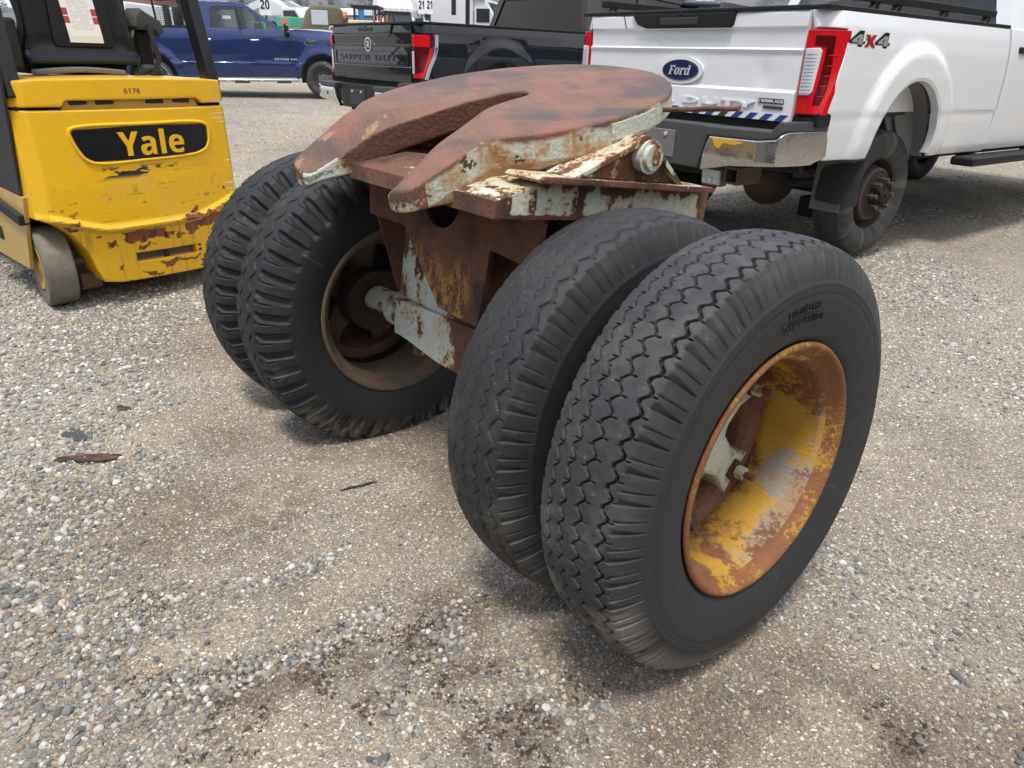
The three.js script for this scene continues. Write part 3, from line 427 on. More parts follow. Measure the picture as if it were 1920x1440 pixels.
  for (const s of [-1, 1]) { ap('axle_tube', worn(at3(cylX(0.05, 0.24, 32), s * 0.5, 0, 0), 0.01, (x, y, z) => peel(x, y, z, 0.25 + 0.5 * sst(0.0, -0.04, y)))); ap('collar', worn(at3(cylX(0.06, 0.028, 32), s * 0.455, 0, 0), 0.01, (x, y, z) => peel(x, y, z, 0.2))); }
  ap('brake_arm', worn(at3(rbox(0.03, 0.05, 0.10, 0.006), -0.30, -0.10, -0.02), 0.012, (x, y, z) => peel(x, y, z, 0.6)));
  // bearing brackets on their flanges
  for (const s of [1, -1]) {
    const X = (a, b) => s > 0 ? [a, b] : [-b, -a], br = sub('bearing_bracket', dolly, s > 0 ? 'welded white and rust bearing bracket with a big pin' : undefined), bp = (n, g) => part(n, g.applyMatrix4(FR), M.steel, br), bb = (n, g, fn) => fbake(n, g, fn, s > 0 ? 1.6 : 6, undefined, br);
    bb('flange', (extX([[0.245, 0.5345], [0.255, 0.541], [0.245, 0.549], [-0.365, 0.549], [-0.37, 0.541], [-0.365, 0.5345]], ...X(0.355, 0.487), 0.002)), (x, y, z, nx) => peel(x, y, z, 0.42 + 0.3 * Math.abs(nx), 1, 1, 0.6));
    const arc = []; for (let k = 0; k <= 14; k++) { const t = mix(Math.PI * 0.20, Math.PI * 0.82, k / 14); arc.push([-0.080 + 0.048 * Math.cos(t), 0.612 + 0.046 * Math.sin(t)]); }
    const arc2 = arc.map(([z, y]) => [-0.080 + (z + 0.080) * 0.70, 0.606 + (y - 0.606) * 0.66]);
    bb('bracket_web', (extX([[0.118, 0.551], ...arc2, [-0.222, 0.551]], ...X(0.392, 0.458), 0.001)), (x, y, z) => peel(x, y, z, 0.52 + 0.25 * sst(0.06, 0.03, Math.hypot(y - 0.61, z + 0.08)), 1, 0.4, 1));
    bb('bracket_rib', (extX([[0.150, 0.5500], [0.124, 0.5500], ...arc2, [-0.228, 0.5500], [-0.246, 0.5500], ...arc.slice().reverse()], ...X(0.375, 0.474), 0.002)), (x, y, z, nx, ny) => peel(x, y, z, ny > 0.3 ? 0.40 : 0.46));
    const pin = worn(join(at3(cylX(0.036, 0.030, 36), 0.470, 0, 0), at3(cylX(0.030, 0.014, 36), 0.4915, 0, 0), at3(cylX(0.040, 0.006, 36), 0.484, 0, 0)), 0.007, (x, y, z) => peel(x + 3, y, z, 0.28)); pin.translate(0, 0.610, -0.0856); if (s < 0) pin.rotateY(Math.PI), pin.translate(0, 0, -0.171); bp('bearing_pin', pin);
    const key = worn(at3(rbox(0.016, 0.034, 0.013, 0.003), s * 0.503, 0.610, -0.0856), 0.006, (x, y, z) => peel(x, y, z, 0.75)); bp('pin_key', key);
  }
}
// --- coupling plate: a forked disc, tipped towards the forks
{
  const ro = -0.0398, ph = 0.1869, A = new THREE.Vector3(Math.cos(ro), Math.sin(ro), 0), B = new THREE.Vector3(0, -Math.sin(ph), Math.cos(ph)); B.addScaledVector(A, -A.dot(B)).normalize(); const Nn = new THREE.Vector3().crossVectors(B, A);
  const PM = new THREE.Matrix4().makeBasis(A, Nn, B).setPosition(-0.0654, 1.1762, -0.1236), Rp = 0.4515, TH = 0.058, s = new THREE.Shape();
  const inn = [[0.207, 0.520], [0.182, 0.46], [0.146, 0.36], [0.100, 0.24], [0.062, 0.13], [0.047, 0.04]];
  const pts = []; for (let k = 0; k <= 90; k++) { const t = -Math.PI / 2 - Math.PI * 0.5 + (k / 90) * 0; }
  const a0 = Math.atan2(0.318, 0.3205); for (let k = 0; k <= 120; k++) { const t = Math.PI - a0 + (k / 120) * (Math.PI + 2 * a0); pts.push([Rp * Math.cos(t), Rp * Math.sin(t)]); }
  pts.push([0.320, 0.42], [0.314, 0.512]); for (let k = 1; k < 10; k++) { const t = Math.PI * k / 10; pts.push([0.2605 + 0.0535 * Math.cos(t), 0.518 + 0.040 * Math.sin(t)]); }
  pts.push(...inn); for (let k = 1; k < 14; k++) { const t = -Math.PI * k / 14; pts.push([0.046 * Math.cos(t), -0.015 + 0.046 * Math.sin(t)]); } pts.push(...inn.map(([x, y]) => [-x, y]).reverse());
  for (let k = 9; k >= 1; k--) { const t = Math.PI * k / 10; pts.push([-0.2605 - 0.0535 * Math.cos(t), 0.518 + 0.040 * Math.sin(t)]); } pts.push([-0.314, 0.512], [-0.320, 0.42]);
  const inner = (b) => { for (let k = 0; k < inn.length - 1; k++) if (b <= inn[k][1] && b >= inn[k + 1][1]) return mix(inn[k + 1][0], inn[k][0], (b - inn[k + 1][1]) / (inn[k][1] - inn[k + 1][1])); return b > 0.5 ? 0.207 : 0.047; };
  const drop = (b) => b < 0.27 ? 0 : b < 0.37 ? 0.36 * (b - 0.27) ** 2 / 0.2 : 0.018 + 0.40 * (b - 0.37);
  let g = ext(pts.map(([x, y]) => [x, -y]), TH, 0.0075, null, 3); g.rotateX(-Math.PI / 2); g.translate(0, -TH, 0);   // shape y becomes -z, so b = z
  const colFn = (x, y, z, nx, ny, nz) => {
    const yy = y + drop(z) * (x > 0 ? 0.72 : 1.12), r = Math.hypot(x, z), n = fbm(x * 11, y * 11, z * 11, 4), f = fbm(x * 130, y * 130, z * 130, 2);
    const sk = fbm(x * 8 + z * 3, 6, z * 60 - x * 22, 4), gr = fbm(x * 210, 3, z * 210, 2); let c = rusty(x * 0.7, 0, z * 0.7).map((v, i) => mix(v, [0.192, 0.100, 0.062][i] * (0.72 + 0.30 * f + 0.30 * gr), 0.62) * (0.84 + 0.36 * sk));
    const sm = sst(0.50, 0.66, fbm(x * 3.2 + 2, 5, z * 9.0 + x * 5, 4)); c = mix3(c, [0.062, 0.050, 0.052], sm * 0.72);                                     // greasy dark smears
    const red = sst(0.52, 0.7, fbm(x * 4 + 12, 2, z * 8 - x * 3, 4)); c = mix3(c, [0.26, 0.10, 0.06], red * 0.55);
    if (ny < 0.62) { // the rim
      const dep = -yy * 0.8, wob = (fbm(x * 16, 3, z * 16, 4) - 0.5) * 0.024, orange = sst(-0.05, 0.12, z) * sst(0.4, 0.25, z) * (x > 0 ? 1 : 0.5), edge = 0.006 + 0.008 * orange + wob, t = sst(edge + 0.006, edge - 0.004, dep), inside = Math.abs(x) < inner(z) + 0.03 && z > -0.08;
      let pnt = painted(x, y, z); const run = sst(0.44, 0.66, fbm(x * 55 + z * 55, y * 4, 3, 3)) * sst(0.06, 0.02, dep); pnt = mix3(pnt, OCHRE, clamp(run * (0.4 + 0.6 * orange) + orange * 0.62 * sst(0.3, 0.6, n)) * 0.9);
      pnt = mix3(pnt, [0.36, 0.17, 0.05], clamp(orange * 0.85 * sst(0.30, 0.58, n * 0.7 + f * 0.3) + sst(0.60, 0.72, fbm(x * 20 + 7, y * 12, z * 20, 4)) * 0.5)); const chip = sst(0.66, 0.71, fbm(x * 30, y * 38, z * 30 + 9, 3) * 0.75 + f * 0.25); pnt = mix3(pnt, rusty(x, y, z), chip); const lo = sst(TH - 0.010, TH - 0.003, dep + wob * 0.4) * 0.8; pnt = mix3(pnt, mix3(OCHRE, RUST, 0.5), lo);
      if (inside) { const q = sst(0.50, 0.62, n * 0.5 + sst(0.36, 0.5, z) * 0.4 + f * 0.1) * sst(0.30, 0.42, z); return mix3(mix3(RUST, DARK, 0.35).map((v) => v * (0.7 + 0.6 * f)), mix3(OCHRE, PAINT, sst(0.30, 0.55, n * 0.6 + f * 0.2 + sst(0.42, 0.54, z) * 0.25)), q); }
      if (z > 0.5) { const q = sst(0.50, 0.58, n * 0.6 + f * 0.3 + dep * 2.2 - 0.02); return mix3(c, mix3(PAINT, OCHRE, sst(0.45, 0.6, f) * 0.5), q); }
      return mix3(pnt, mix3(c, ORANGE, (0.25 + 0.5 * orange) * sst(0.4, 0.6, n)), t);
    }
    if (z > 0.30) { const q = sst(0.66, 0.72, fbm(x * 18, 2, z * 18 + 4, 4)); c = mix3(c, mix3(ORANGE, CREAM, f * 0.6), q * 0.7); }
    return c;
  };
  g = subdivide(only(g), 0.012); warp(g, (x, y, z) => {
    const top_ = y > -0.03 ? 1 : 0, dI = Math.abs(x) - inner(z); let dip = 0; if (top_ && z > 0.05) dip = 0.026 * sst(0.07, 0.0, dI) * sst(0.08, 0.32, z);
    const lump = (fbm(x * 9, 4, z * 9, 3) - 0.5) * 0.0025 * top_; return [x * (1 + (fbm(x * 7, 1, z * 7, 2) - 0.5) * 0.006), y - drop(z) * (x > 0 ? 0.72 : 1.12) - dip + lump - (top_ ? 0 : (0.018 * sst(-0.2, 0.15, z) + 0.026 * sst(0.12, 0.34, z)) * (1 - 1.1 * sst(0.38, 0.56, z))), z];
  });
  g = crease(g, 40); const ns = (n) => Math.abs(n[1]) < 0.62 * Math.hypot(...n), D = (z, y) => drop(clamp(z, -1, 1));
  const rimAt = (P) => P, charts = [
    { ax: 1, u: 0, v: 2, sel: (n) => !ns(n), at: (P) => [P[0], -drop(P[2]) * (P[0] > 0 ? 0.72 : 1.12), P[2]] },
    { ax: 0, u: 2, v: 1, sel: (n, P) => Math.abs(n[0]) >= Math.abs(n[2]) && n[0] * P[0] > 0 && !(Math.abs(P[0]) < inner(P[2]) + 0.03 && P[2] > -0.08), at: (P) => [Math.max(0.26, Math.sqrt(Math.max(0, Rp * Rp - P[2] * P[2]))), P[1], P[2]] },
    { ax: 0, u: 2, v: 1, sel: (n) => Math.abs(n[0]) >= Math.abs(n[2]), at: (P) => [-inner(P[2]), P[1], P[2]] },
    { ax: 2, u: 0, v: 1, sel: (n, P) => Math.abs(P[0]) < 0.12, at: (P) => [0.02, P[1], 0.0] }, { ax: 2, u: 0, v: 1, sel: (n, P) => P[2] > 0.2, at: (P) => [P[0], P[1], 0.545] }, { ax: 2, u: 0, v: 1, sel: () => true, at: (P) => [P[0], P[1], -Math.sqrt(Math.max(0, Rp * Rp - P[0] * P[0]))] }];
  const pm = bake(g, colFn, 1.35, 0.62, charts, { bump: 0.0022 });
  part('coupling_plate', g.applyMatrix4(PM), pm, dolly, 'round forked coupling plate, rusty on top with a flaking white rim');
  const np = []; for (let k = 0; k <= 10; k++) { const t = mix(-0.34, 0.20, k / 10); np.push([t]); }
  const plate = subdivide(rbox(0.172, 0.040, 0.003, 0.001), 0.012); warp(plate, (x, y, z) => { const t = -0.08 + x / (Rp + 0.003), q = Rp + 0.0015 + z; return [q * Math.cos(t), y - 0.031, q * Math.sin(t)]; });
  part('rim_plate', paint(boxUV(crease(plate, 35)), (x, y, z) => { const k = painted(x, y, z); return mix3(k, [0.35, 0.37, 0.38], sst(0.55, 0.7, fbm(x * 30, y * 30, z * 30, 3)) * 0.4); }).applyMatrix4(PM), M.steel, dolly, 'riveted pale plate on the plate rim');
  part('rivet', at3(cyl(0.005, 0.0055, 0.004, 14), 0, 0, 0, 0, 0, -Math.PI / 2).translate(Rp + 0.004, -0.034, 0).rotateY(-0.095).applyMatrix4(PM), M.badge, dolly);
  part('plate_hub', worn(join(at3(rbox(0.78, 0.05, 0.10, 0.01), 0, -0.085, -0.02), at3(rbox(0.30, 0.06, 0.30, 0.01), 0, -0.088, -0.05)), 0.03, (x, y, z) => rusty(x, y, z)).applyMatrix4(PM), M.steel, dolly);
  part('release_handle', worn(bar([0.30, 1.160, -0.30], [0.576, 1.182, -0.30], 0.0065, 10), 0.02, (x, y, z) => rusty(x, y, z).map((v) => v * 1.3)), M.steel, dolly, 'thin rusty release rod sticking out at right');
}
// --- wheels
{
  const near = highway(0.4815, 1, 77, 51, [[-0.056, 0.0055, 0.0036, 0.008, 1], [-0.020, 0.0060, 0.0036, 0.009, 1], [0.021, 0.0062, 0.0042, 0.010, 1], [0.071, 0.0062, 0.0058, 0.011, 1]], 0.0017, 1700);
  const inner = highway(0.4800, 0.75, 46, 45, [[-0.045, 0.005, 0.0034, 0.0030, 1], [-0.008, 0.005, 0.0030, 0.0026, 2], [0.030, 0.005, 0.0034, 0.0032, 2], [0.066, 0.006, 0.0056, 0.006, 1]], 0.0025, 1080);
  const far = traction(0.5124);
  const yellow = (x, y, z, nx, ny, nz) => { const t = Math.atan2(y, z), n = fbm(x * 12 + 3, y * 12, z * 12, 4), f = fbm(x * 95, y * 95, z * 95, 3), band = fbm(Math.cos(t) * 2.4 + 1, Math.sin(t) * 2.4, x * 9, 3), r = Math.hypot(y, z); const yel = mix3([0.44, 0.235, 0.015], [0.54, 0.33, 0.06], n), gry = [0.26, 0.265, 0.255]; let c = mix3(yel, gry, 0.85 * sst(0.54, 0.68, band + (n - 0.5) * 0.25 + (f - 0.5) * 0.12) * (r < 0.25 ? 1 : 0)); const big = sst(0.38, 0.68, fbm(Math.cos(t) * 2.6 + 7, Math.sin(t) * 2.6, x * 11, 4) + (n - 0.5) * 0.15), p = r < 0.25 ? 0.10 + 0.58 * big : 0.50 + 0.45 * big, s = fbm(x * 230, y * 230, z * 230, 2), q = sst(0.80 - p * 0.62 - 0.16, 0.80 - p * 0.62 + 0.10, n * 0.22 + f * 0.42 + s * 0.36); const dot = sst(0.55, 0.61, fbm(x * 120 + 5, y * 120, z * 120, 3)) * sst(0.30, 0.6, big + n * 0.3); c = mix3(c, [0.40, 0.20, 0.03], sst(0.4, 0.7, n) * 0.5 * (r < 0.25 ? 1 : 0.5)); return mix3(c, mix3(rusty(x, y, z), ORANGE, r < 0.25 ? 0.35 : 0.6), Math.max(q, dot * 0.9)); };
  const brown = (x, y, z) => { const n = fbm(x * 12, y * 12, z * 12, 4), f = fbm(x * 120, y * 120, z * 120, 2); return mix3(mix3([0.085, 0.066, 0.044], [0.15, 0.115, 0.075], n), RUST, sst(0.5, 0.7, n) * 0.6).map((v) => v * (0.75 + 0.5 * f)); };
  const rimProf = (r0) => [[0.094, r0 - 0.010], [0.099, r0 - 0.001], [0.105, r0 + 0.004], [0.110, r0 + 0.001], [0.111, r0 - 0.006], [0.106, r0 - 0.012], [0.094, r0 - 0.019], [0.084, r0 - 0.026], [0.077, r0 - 0.037], [0.068, r0 - 0.042], [0.02, r0 - 0.045], [-0.05, r0 - 0.045], [-0.085, r0 - 0.038], [-0.100, r0 - 0.012], [-0.106, r0 + 0.003], [-0.100, r0 - 0.002], [-0.09, r0 - 0.015], [-0.06, r0 - 0.030], [0.06, r0 - 0.030], [0.08, r0 - 0.018], [0.094, r0 - 0.010]];
  function wheel(name, x, y, tg, r0, col, spin, label, k = 1) {
    const w = sub('wheel', dolly, label); w.position.set(x, y, 0); w.rotation.z = TILT; const t = part('tyre', tg, M.rubber, w); t.rotation.x = spin;
    const prof = rimProf(r0).map(([a, r]) => [a * k, r]);
    if (col === yellow) { const W = 1400, H = 420, d = new Uint8Array(W * H * 4); for (let j = 0; j < H; j++) { const f = (j + 0.5) / H * (prof.length - 1), i = Math.min(prof.length - 2, Math.floor(f)), q = f - i, a = mix(prof[i][0], prof[i + 1][0], q), r = mix(prof[i][1], prof[i + 1][1], q); for (let i2 = 0; i2 < W; i2++) { const t = (i2 + 0.5) / W * 2 * Math.PI, cc = yellow(a, r * Math.sin(t), r * Math.cos(t)), o = (j * W + i2) * 4; for (let e = 0; e < 3; e++) d[o + e] = encode(cc[e]); d[o + 3] = 255; } }
      const tx = new THREE.DataTexture(d, W, H, THREE.RGBAFormat); tx.wrapS = THREE.RepeatWrapping; tx.colorSpace = THREE.SRGBColorSpace; tx.magFilter = THREE.LinearFilter; tx.needsUpdate = true; const bm = grainTex.clone(); bm.repeat.set(16, 5); bm.needsUpdate = true;
      const rg = new THREE.LatheGeometry(prof.map((p) => new THREE.Vector2(p[1], p[0])), 128); rg.rotateZ(-Math.PI / 2); part('rim', rg, new THREE.MeshStandardMaterial({ map: tx, roughness: 0.75, bumpMap: bm, bumpScale: 0.002 }), w, 'deep rim in worn yellow paint and rust'); }
    else part('rim', worn(latheX(prof, 72), 0.03, col, 30), M.steel, w); return w;
  }
  const w1 = wheel('wheel', 0.8839, 0.5030, near, 0.280, yellow, 0.2, 'near outer wheel with a rusty yellow rim');
  const w2 = wheel('wheel', 0.5728, 0.4945, inner, 0.280, brown, 0, 'near inner wheel with a cracked worn tread');
  const w3 = wheel('wheel', -0.608, 0.4396, far, 0.298, brown, 0.05, 'far inner wheel with deep shoulder lugs', 1.12);
  const w4 = wheel('wheel', -0.965, 0.4294, far, 0.298, brown, 1.1, 'far outer wheel with deep shoulder lugs', 1.12);
  // cast spoke hubs carrying each pair
  const spider = (cx, cy, s, white, spin) => {
    const h = sub('hub', dolly); h.position.set(cx, cy, 0); h.rotation.z = TILT; if (s < 0) h.rotation.y = Math.PI;
    const c = white ? (x, y, z) => peel(x, y, z, 0.12) : (x, y, z) => { const b = brown(x, y, z); return mix3(b, [0.20, 0.18, 0.15], sst(0.5, 0.62, fbm(x * 14, y * 14, z * 14, 3)) * 0.6); };
    part('hub_barrel', worn(latheX(white ? [[-0.20, 0.001], [-0.20, 0.155], [-0.06, 0.158], [-0.05, 0.150], [0.0, 0.172], [0.02, 0.166], [0.034, 0.13], [0.044, 0.06], [0.044, 0.001]] : [[-0.16, 0.001], [-0.16, 0.112], [-0.10, 0.118], [-0.06, 0.095], [0.05, 0.09], [0.06, 0.001]], 40), 0.016, (x, y, z) => x < -0.055 ? DARK.map((v) => v * 0.6) : c(x, y, z)), M.steel, h);
    for (let k = 0; k < 5; k++) {
      const a = spin + k * Math.PI * 2 / 5; let g = ext([[-0.062, 0.06], [-0.05, 0.10], [-0.040, 0.15], [-0.060, 0.222], [0.060, 0.222], [0.040, 0.15], [0.05, 0.10], [0.062, 0.06]], 0.11, 0.012); g.rotateY(Math.PI / 2); g.translate(-0.05, 0, 0); g.rotateX(a);
      part('spoke', worn(g, 0.012, c), M.steel, h);
      const st = join(at3(cylX(0.0085, 0.075, 14), 0.085, 0.185, 0), at3(rbox(0.012, 0.05, 0.05, 0.004), 0.066, 0.198, 0)); st.rotateX(a); part('clamp', worn(st, 0.02, (x, y, z) => rusty(x, y, z)), M.steel, h);
      const nt = at3(cylX(0.017, 0.022, 6), 0.088, 0.185, 0); nt.rotateX(a); part('nut', worn(nt, 0.02, (x, y, z) => peel(x, y, z, 0.4)), M.steel, h);
    }
    if (!white) part('brake_drum', worn(latheX([[0.055, 0.001], [0.055, 0.222], [0.11, 0.226], [0.11, 0.001]], 48), 0.03, (x, y, z) => brown(x, y, z).map((v) => v * 0.6)), M.steel, h); const ring = latheX([[-0.10, 0.208], [0.030, 0.205], [0.045, 0.212], [0.060, 0.236], [0.060, 0.247], [-0.10, 0.247], [-0.10, 0.208]], 60); part('spacer_band', worn(ring, 0.02, (x, y, z) => rusty(x, y, z).map((v) => v * 1.1)), M.steel, h);
  };
  spider(0.752, 0.499, 1, true, 0.24); spider(-0.83, 0.434, -1, false, 0.15);
  // raised writing on the near sidewall
  const arcText = (s, r, a0, hgt, wd) => { const g = letters(s, wd, hgt, regular, 0.0016); return warp(g, (x, y, z) => { const t = a0 + x / r, q = r + y; return [0.1215 + z - 0.00004, q * Math.sin(t), q * Math.cos(t)]; }); };
  part('raised_lettering', join(arcText('ENGINEERED', 0.356, 1.53, 0.016, 0.105), arcText('TRANSPORTATION', 0.334, 1.53, 0.015, 0.135)), M.letterRubber, w1);
}
// ---------------------------------------------------------------- pickups: x to the truck's right, y up, z to its rear (s = -z runs forward from the tailgate)
const smooth = (g, m, w, deg = 40) => { let q = subdivide(only(g), m); if (w) warp(q, w); return boxUV(crease(q, deg)); };
const roadTyre = (R, w, rb, nL, nT = 360) => tyre({ R, drop: 0.010, ht: w * 0.40, hs: w * 0.5, hb: w * 0.40, rb, rr_: R - 0.055, nT, fine: 0.012, shoulder: 0.010,
  cut: (t, a, r) => { let d = 0; if (r > R - 0.02) for (const k of [-0.22, 0, 0.22]) d = Math.max(d, slot(a - k * w - 0.004 * trap(t / 6.283 * nL), 0.012, 0.004) * 0.007); const p = frac(t / 6.2832 * nL + (a > 0 ? 0.5 : 0)); if (Math.abs(a) > w * 0.25 && r > R - 0.05) d = Math.max(d, slot((p - 0.5), 0.34, 0.08) * 0.007); return d; },
  colour: rubberCol(0.030, (t, a, r, n, f) => 0.18 * f + sst(0.55, 0.75, n) * 0.4) });
function pickup(name, label, o) {
  const t = thing(name, label, 'pickup truck', o.p, o.turn), K = o.paint, P = (n, g, m, l) => part(n, g, m, t, l), mx = (g) => { g = g.clone(); g.scale(-1, 1, 1); const p = g.attributes.position, n = g.attributes.normal, u = g.attributes.uv, c = g.attributes.color; for (let i = 0; i < p.count; i += 3) for (const a of [p, n, u, c]) if (a) for (let k = 0; k < a.itemSize; k++) { const q = a.array[(i + 1) * a.itemSize + k]; a.array[(i + 1) * a.itemSize + k] = a.array[(i + 2) * a.itemSize + k]; a.array[(i + 2) * a.itemSize + k] = q; } return g; };
  const H = o.h ?? 1, latAt = (y) => { const L = [[1.525, 0.950], [1.45, 0.972], [1.35, 0.988], [1.2, 0.997], [1.02, 1.0], [1.005, 0.992], [0.95, 0.992], [0.78, 0.975], [0.70, 0.95]]; for (let k = 0; k < L.length - 1; k++) if (y <= L[k][0] && y >= L[k + 1][0]) return mix(L[k + 1][1], L[k][1], (y - L[k + 1][0]) / (L[k][0] - L[k + 1][0])); return y > 1.5 ? 0.95 : 0.95; };
  const arch = { s: 0.965, y: 0.80, rx: 0.385, ry: 0.405 };
  const side = (s, y) => { // lateral place of the outer skin
    const e = Math.hypot((s - arch.s) / arch.rx, (y - arch.y) / arch.ry); let L = latAt(y);
    if (y > 0.72) L += (o.dark ? 0.018 : 0.032) * (1 - sst(1.28, 1.52, e)) * sst(0.70, 0.95, y + 0.1) ; if (s < 0.16 && y > 1.0) L -= (0.16 - s) * 0.62 * sst(0, 0.16, 0.16 - s); return L;
  };
  // bedside: outer skin with the wheel arch cut out
  const arc = []; for (let k = 0; k <= 26; k++) { const a = Math.PI * k / 26 * 1.06 - 0.03 * Math.PI; arc.push([arch.s + arch.rx * Math.cos(a), arch.y + arch.ry * Math.sin(a)]); }
  const outline = [[2.13, 1.518], [2.145, 1.0], [2.20, 0.735], [1.37, 0.742], ...arc, [0.57, 0.760], [0.17, 0.768], [0.145, 0.95], [0.095, 1.0], [0.11, 1.15], [0.165, 1.32], [0.168, 1.432], [0.02, 1.437], [0.015, 1.518]];
  const skin = smooth(ext(outline.map(([s, y]) => [s, y]), 0.022, 0.004, null, 1), 0.024, (s, y, w) => [side(s, y) - 0.022 + w, y, -s], 32);
  // flat ends of the arch get a rolled lip
  const lip = []; for (let k = 0; k < 40; k++) { const a = Math.PI * k / 39 * 1.06 - 0.03 * Math.PI; lip.push(a); }
  const lipG = (() => { const q = []; const pt = (a, w, d) => { const s = arch.s + (arch.rx - d) * Math.cos(a), y = arch.y + (arch.ry - d) * Math.sin(a); return [side(s, y) - w, y, -s]; }; for (let k = 0; k < 39; k++) { const A = lip[k], B = lip[k + 1], r = [pt(A, 0.0, -0.002), pt(B, 0.0, -0.002), pt(A, 0.006, 0.014), pt(B, 0.006, 0.014), pt(A, 0.05, 0.016), pt(B, 0.05, 0.016)]; for (const [i, j, l, m] of [[0, 1, 2, 3], [2, 3, 4, 5]]) q.push(...r[i], ...r[l], ...r[j], ...r[j], ...r[l], ...r[m]); } const g = new THREE.BufferGeometry(); g.setAttribute('position', new THREE.Float32BufferAttribute(q, 3)); return boxUV(crease(g, 50)); })();
  for (const f of [1, -1]) {
    P('bedside', f > 0 ? skin : mx(skin), K); P('arch_lip', f > 0 ? lipG : mx(lipG), K);
    // wheel housing
    const hw = []; for (let k = 0; k <= 20; k++) { const a = Math.PI * k / 20 * 1.1 - 0.05 * Math.PI; hw.push([arch.s + 0.40 * Math.cos(a), arch.y + 0.42 * Math.sin(a)]); } for (let k = 20; k >= 0; k--) { const a = Math.PI * k / 20 * 1.1 - 0.05 * Math.PI; hw.push([arch.s + 0.385 * Math.cos(a), arch.y + 0.405 * Math.sin(a)]); }
    let g = ext(hw, 0.42); warp(g, (s, y, w) => [0.53 + w, y, -s]); g = uvd(crease(soup(g), 40)); P('wheel_housing', f > 0 ? g : mx(g), M.dirtyGrey);
    g = ext([[1.30, 1.06], [1.355, 0.90], [1.36, 0.70], [1.22, 0.70], [1.07, 0.98], [1.10, 1.10], [1.2, 1.13]], 0.012); warp(g, (s, y, w) => [0.86 + w + (1.36 - s) * -0.25, y, -s]); g = uvd(crease(soup(g), 40)); P('housing_shield', f > 0 ? g : mx(g), M.dirtyGrey);
    for (const k of [0, 1]) { const r = bar([f * (0.835 - k * 0.02), 0.98 - k * 0.03, -1.12 - k * 0.03], [f * 0.862, 0.71, -1.27 - k * 0.03], 0.012, 8); P('shield_rib', r, M.dirtyGrey); }
    // bed rail cap, inner wall
    P('rail_cap', at3(rbox(0.085, 0.022, 2.14, 0.006), f * 0.908, 1.531, -1.075), M.black); P('bed_wall', at3(rbox(0.03, 0.5, 2.08, 0.004), f * 0.845, 1.255, -1.1), o.bed ?? K);
    // tail lamp: rear face and wrapped side
    const tl = [[0.852, 1.424], [0.985, 1.424], [0.985, 1.325], [1.002, 1.012], [0.858, 1.012]], lampS = (x, y) => { const c = clamp((x - 0.90) / 0.09); return 0.012 + 0.16 * c * c * sst(0.95, 1.36, y + 0.1) * mix(0.62, 1, sst(1.05, 1.35, y)) ; };
    const lampPiece = (pts, d, lift, m, nm, lb) => { let q = smooth(ext(pts, d, 0.004, null, 2), 0.009, (x, y, w) => [x, y, -lampS(x, y) + w - d + lift + 0.012], 40); P(nm, f > 0 ? q : mx(q), m, lb); };
    if (!o.dark) {
      lampPiece(tl, 0.05, 0, M.redLens, 'tail_lamp', 'red tail lamp with a white reversing panel');
      lampPiece([[0.863, 1.335], [0.930, 1.338], [0.938, 1.325], [0.934, 1.125], [0.922, 1.108], [0.866, 1.106]], 0.014, 0.009, M.clearLens, 'reversing_lens');
      lampPiece([[0.905, 1.40], [0.965, 1.40], [0.968, 1.30], [0.980, 1.12], [0.975, 1.06], [0.945, 1.06], [0.948, 1.16], [0.948, 1.34], [0.905, 1.352]], 0.012, 0.004, M.redDeep, 'lamp_segment');
      for (let k = 0; k < 12; k++) lampPiece([[0.868, 1.118 + k * 0.0172], [0.930, 1.118 + k * 0.0172], [0.930, 1.1215 + k * 0.0172], [0.868, 1.1215 + k * 0.0172]], 0.010, 0.0115, M.palegrey, 'lens_ridge');
      for (let k = 0; k < 5; k++) lampPiece([[0.958, 1.10 + k * 0.05], [0.984, 1.105 + k * 0.05], [0.984, 1.110 + k * 0.05], [0.958, 1.105 + k * 0.05]], 0.008, 0.0075, M.redLens, 'lamp_rib');
    } else {
      lampPiece(tl.map(([x, y]) => [x, y]), 0.05, 0, M.redDeep, 'tail_lamp', 'red tail lamp of the black pickup');
      lampPiece([[0.86, 1.416], [0.978, 1.416], [0.98, 1.31], [0.86, 1.31]], 0.012, 0.004, M.redLens, 'lamp_segment'); lampPiece([[0.979, 1.30], [0.988, 1.30], [0.998, 1.02], [0.87, 1.02], [0.88, 1.045], [0.980, 1.075]], 0.012, 0.004, M.redLens, 'lamp_segment');
      lampPiece([[0.860, 1.27], [0.892, 1.27], [0.892, 1.06], [0.862, 1.055]], 0.012, 0.005, M.clearLens, 'reversing_lens');
      let q = smooth(ext([[0.987, 1.424], [1.000, 1.424], [1.000, 1.31], [1.016, 1.012], [1.0035, 1.012], [0.987, 1.325]], 0.04, 0.002), 0.05, (x, y, w) => [x - 0.002, y, -lampS(x, y) + w - 0.035], 40); P('lamp_trim', f > 0 ? q : mx(q), M.chrome);
    }
  }
  // bed floor and front wall
  P('bed_floor', at3(rbox(1.68, 0.03, 2.08, 0.004), 0, 1.0, -1.1), M.darkGrey); P('bed_front', at3(rbox(1.68, 0.5, 0.03, 0.004), 0, 1.255, -2.12), o.bed ?? K);
  // tailgate: pressed panel with level creases
  const tp = [[1.518, -0.012], [1.505, -0.002], [1.442, 0.001], [1.432, -0.010], [1.336, -0.012], [1.326, 0.006], [1.304, -0.004], [1.128, -0.002], [1.112, 0.010], [0.972, 0.008], [0.965, 0.0]];
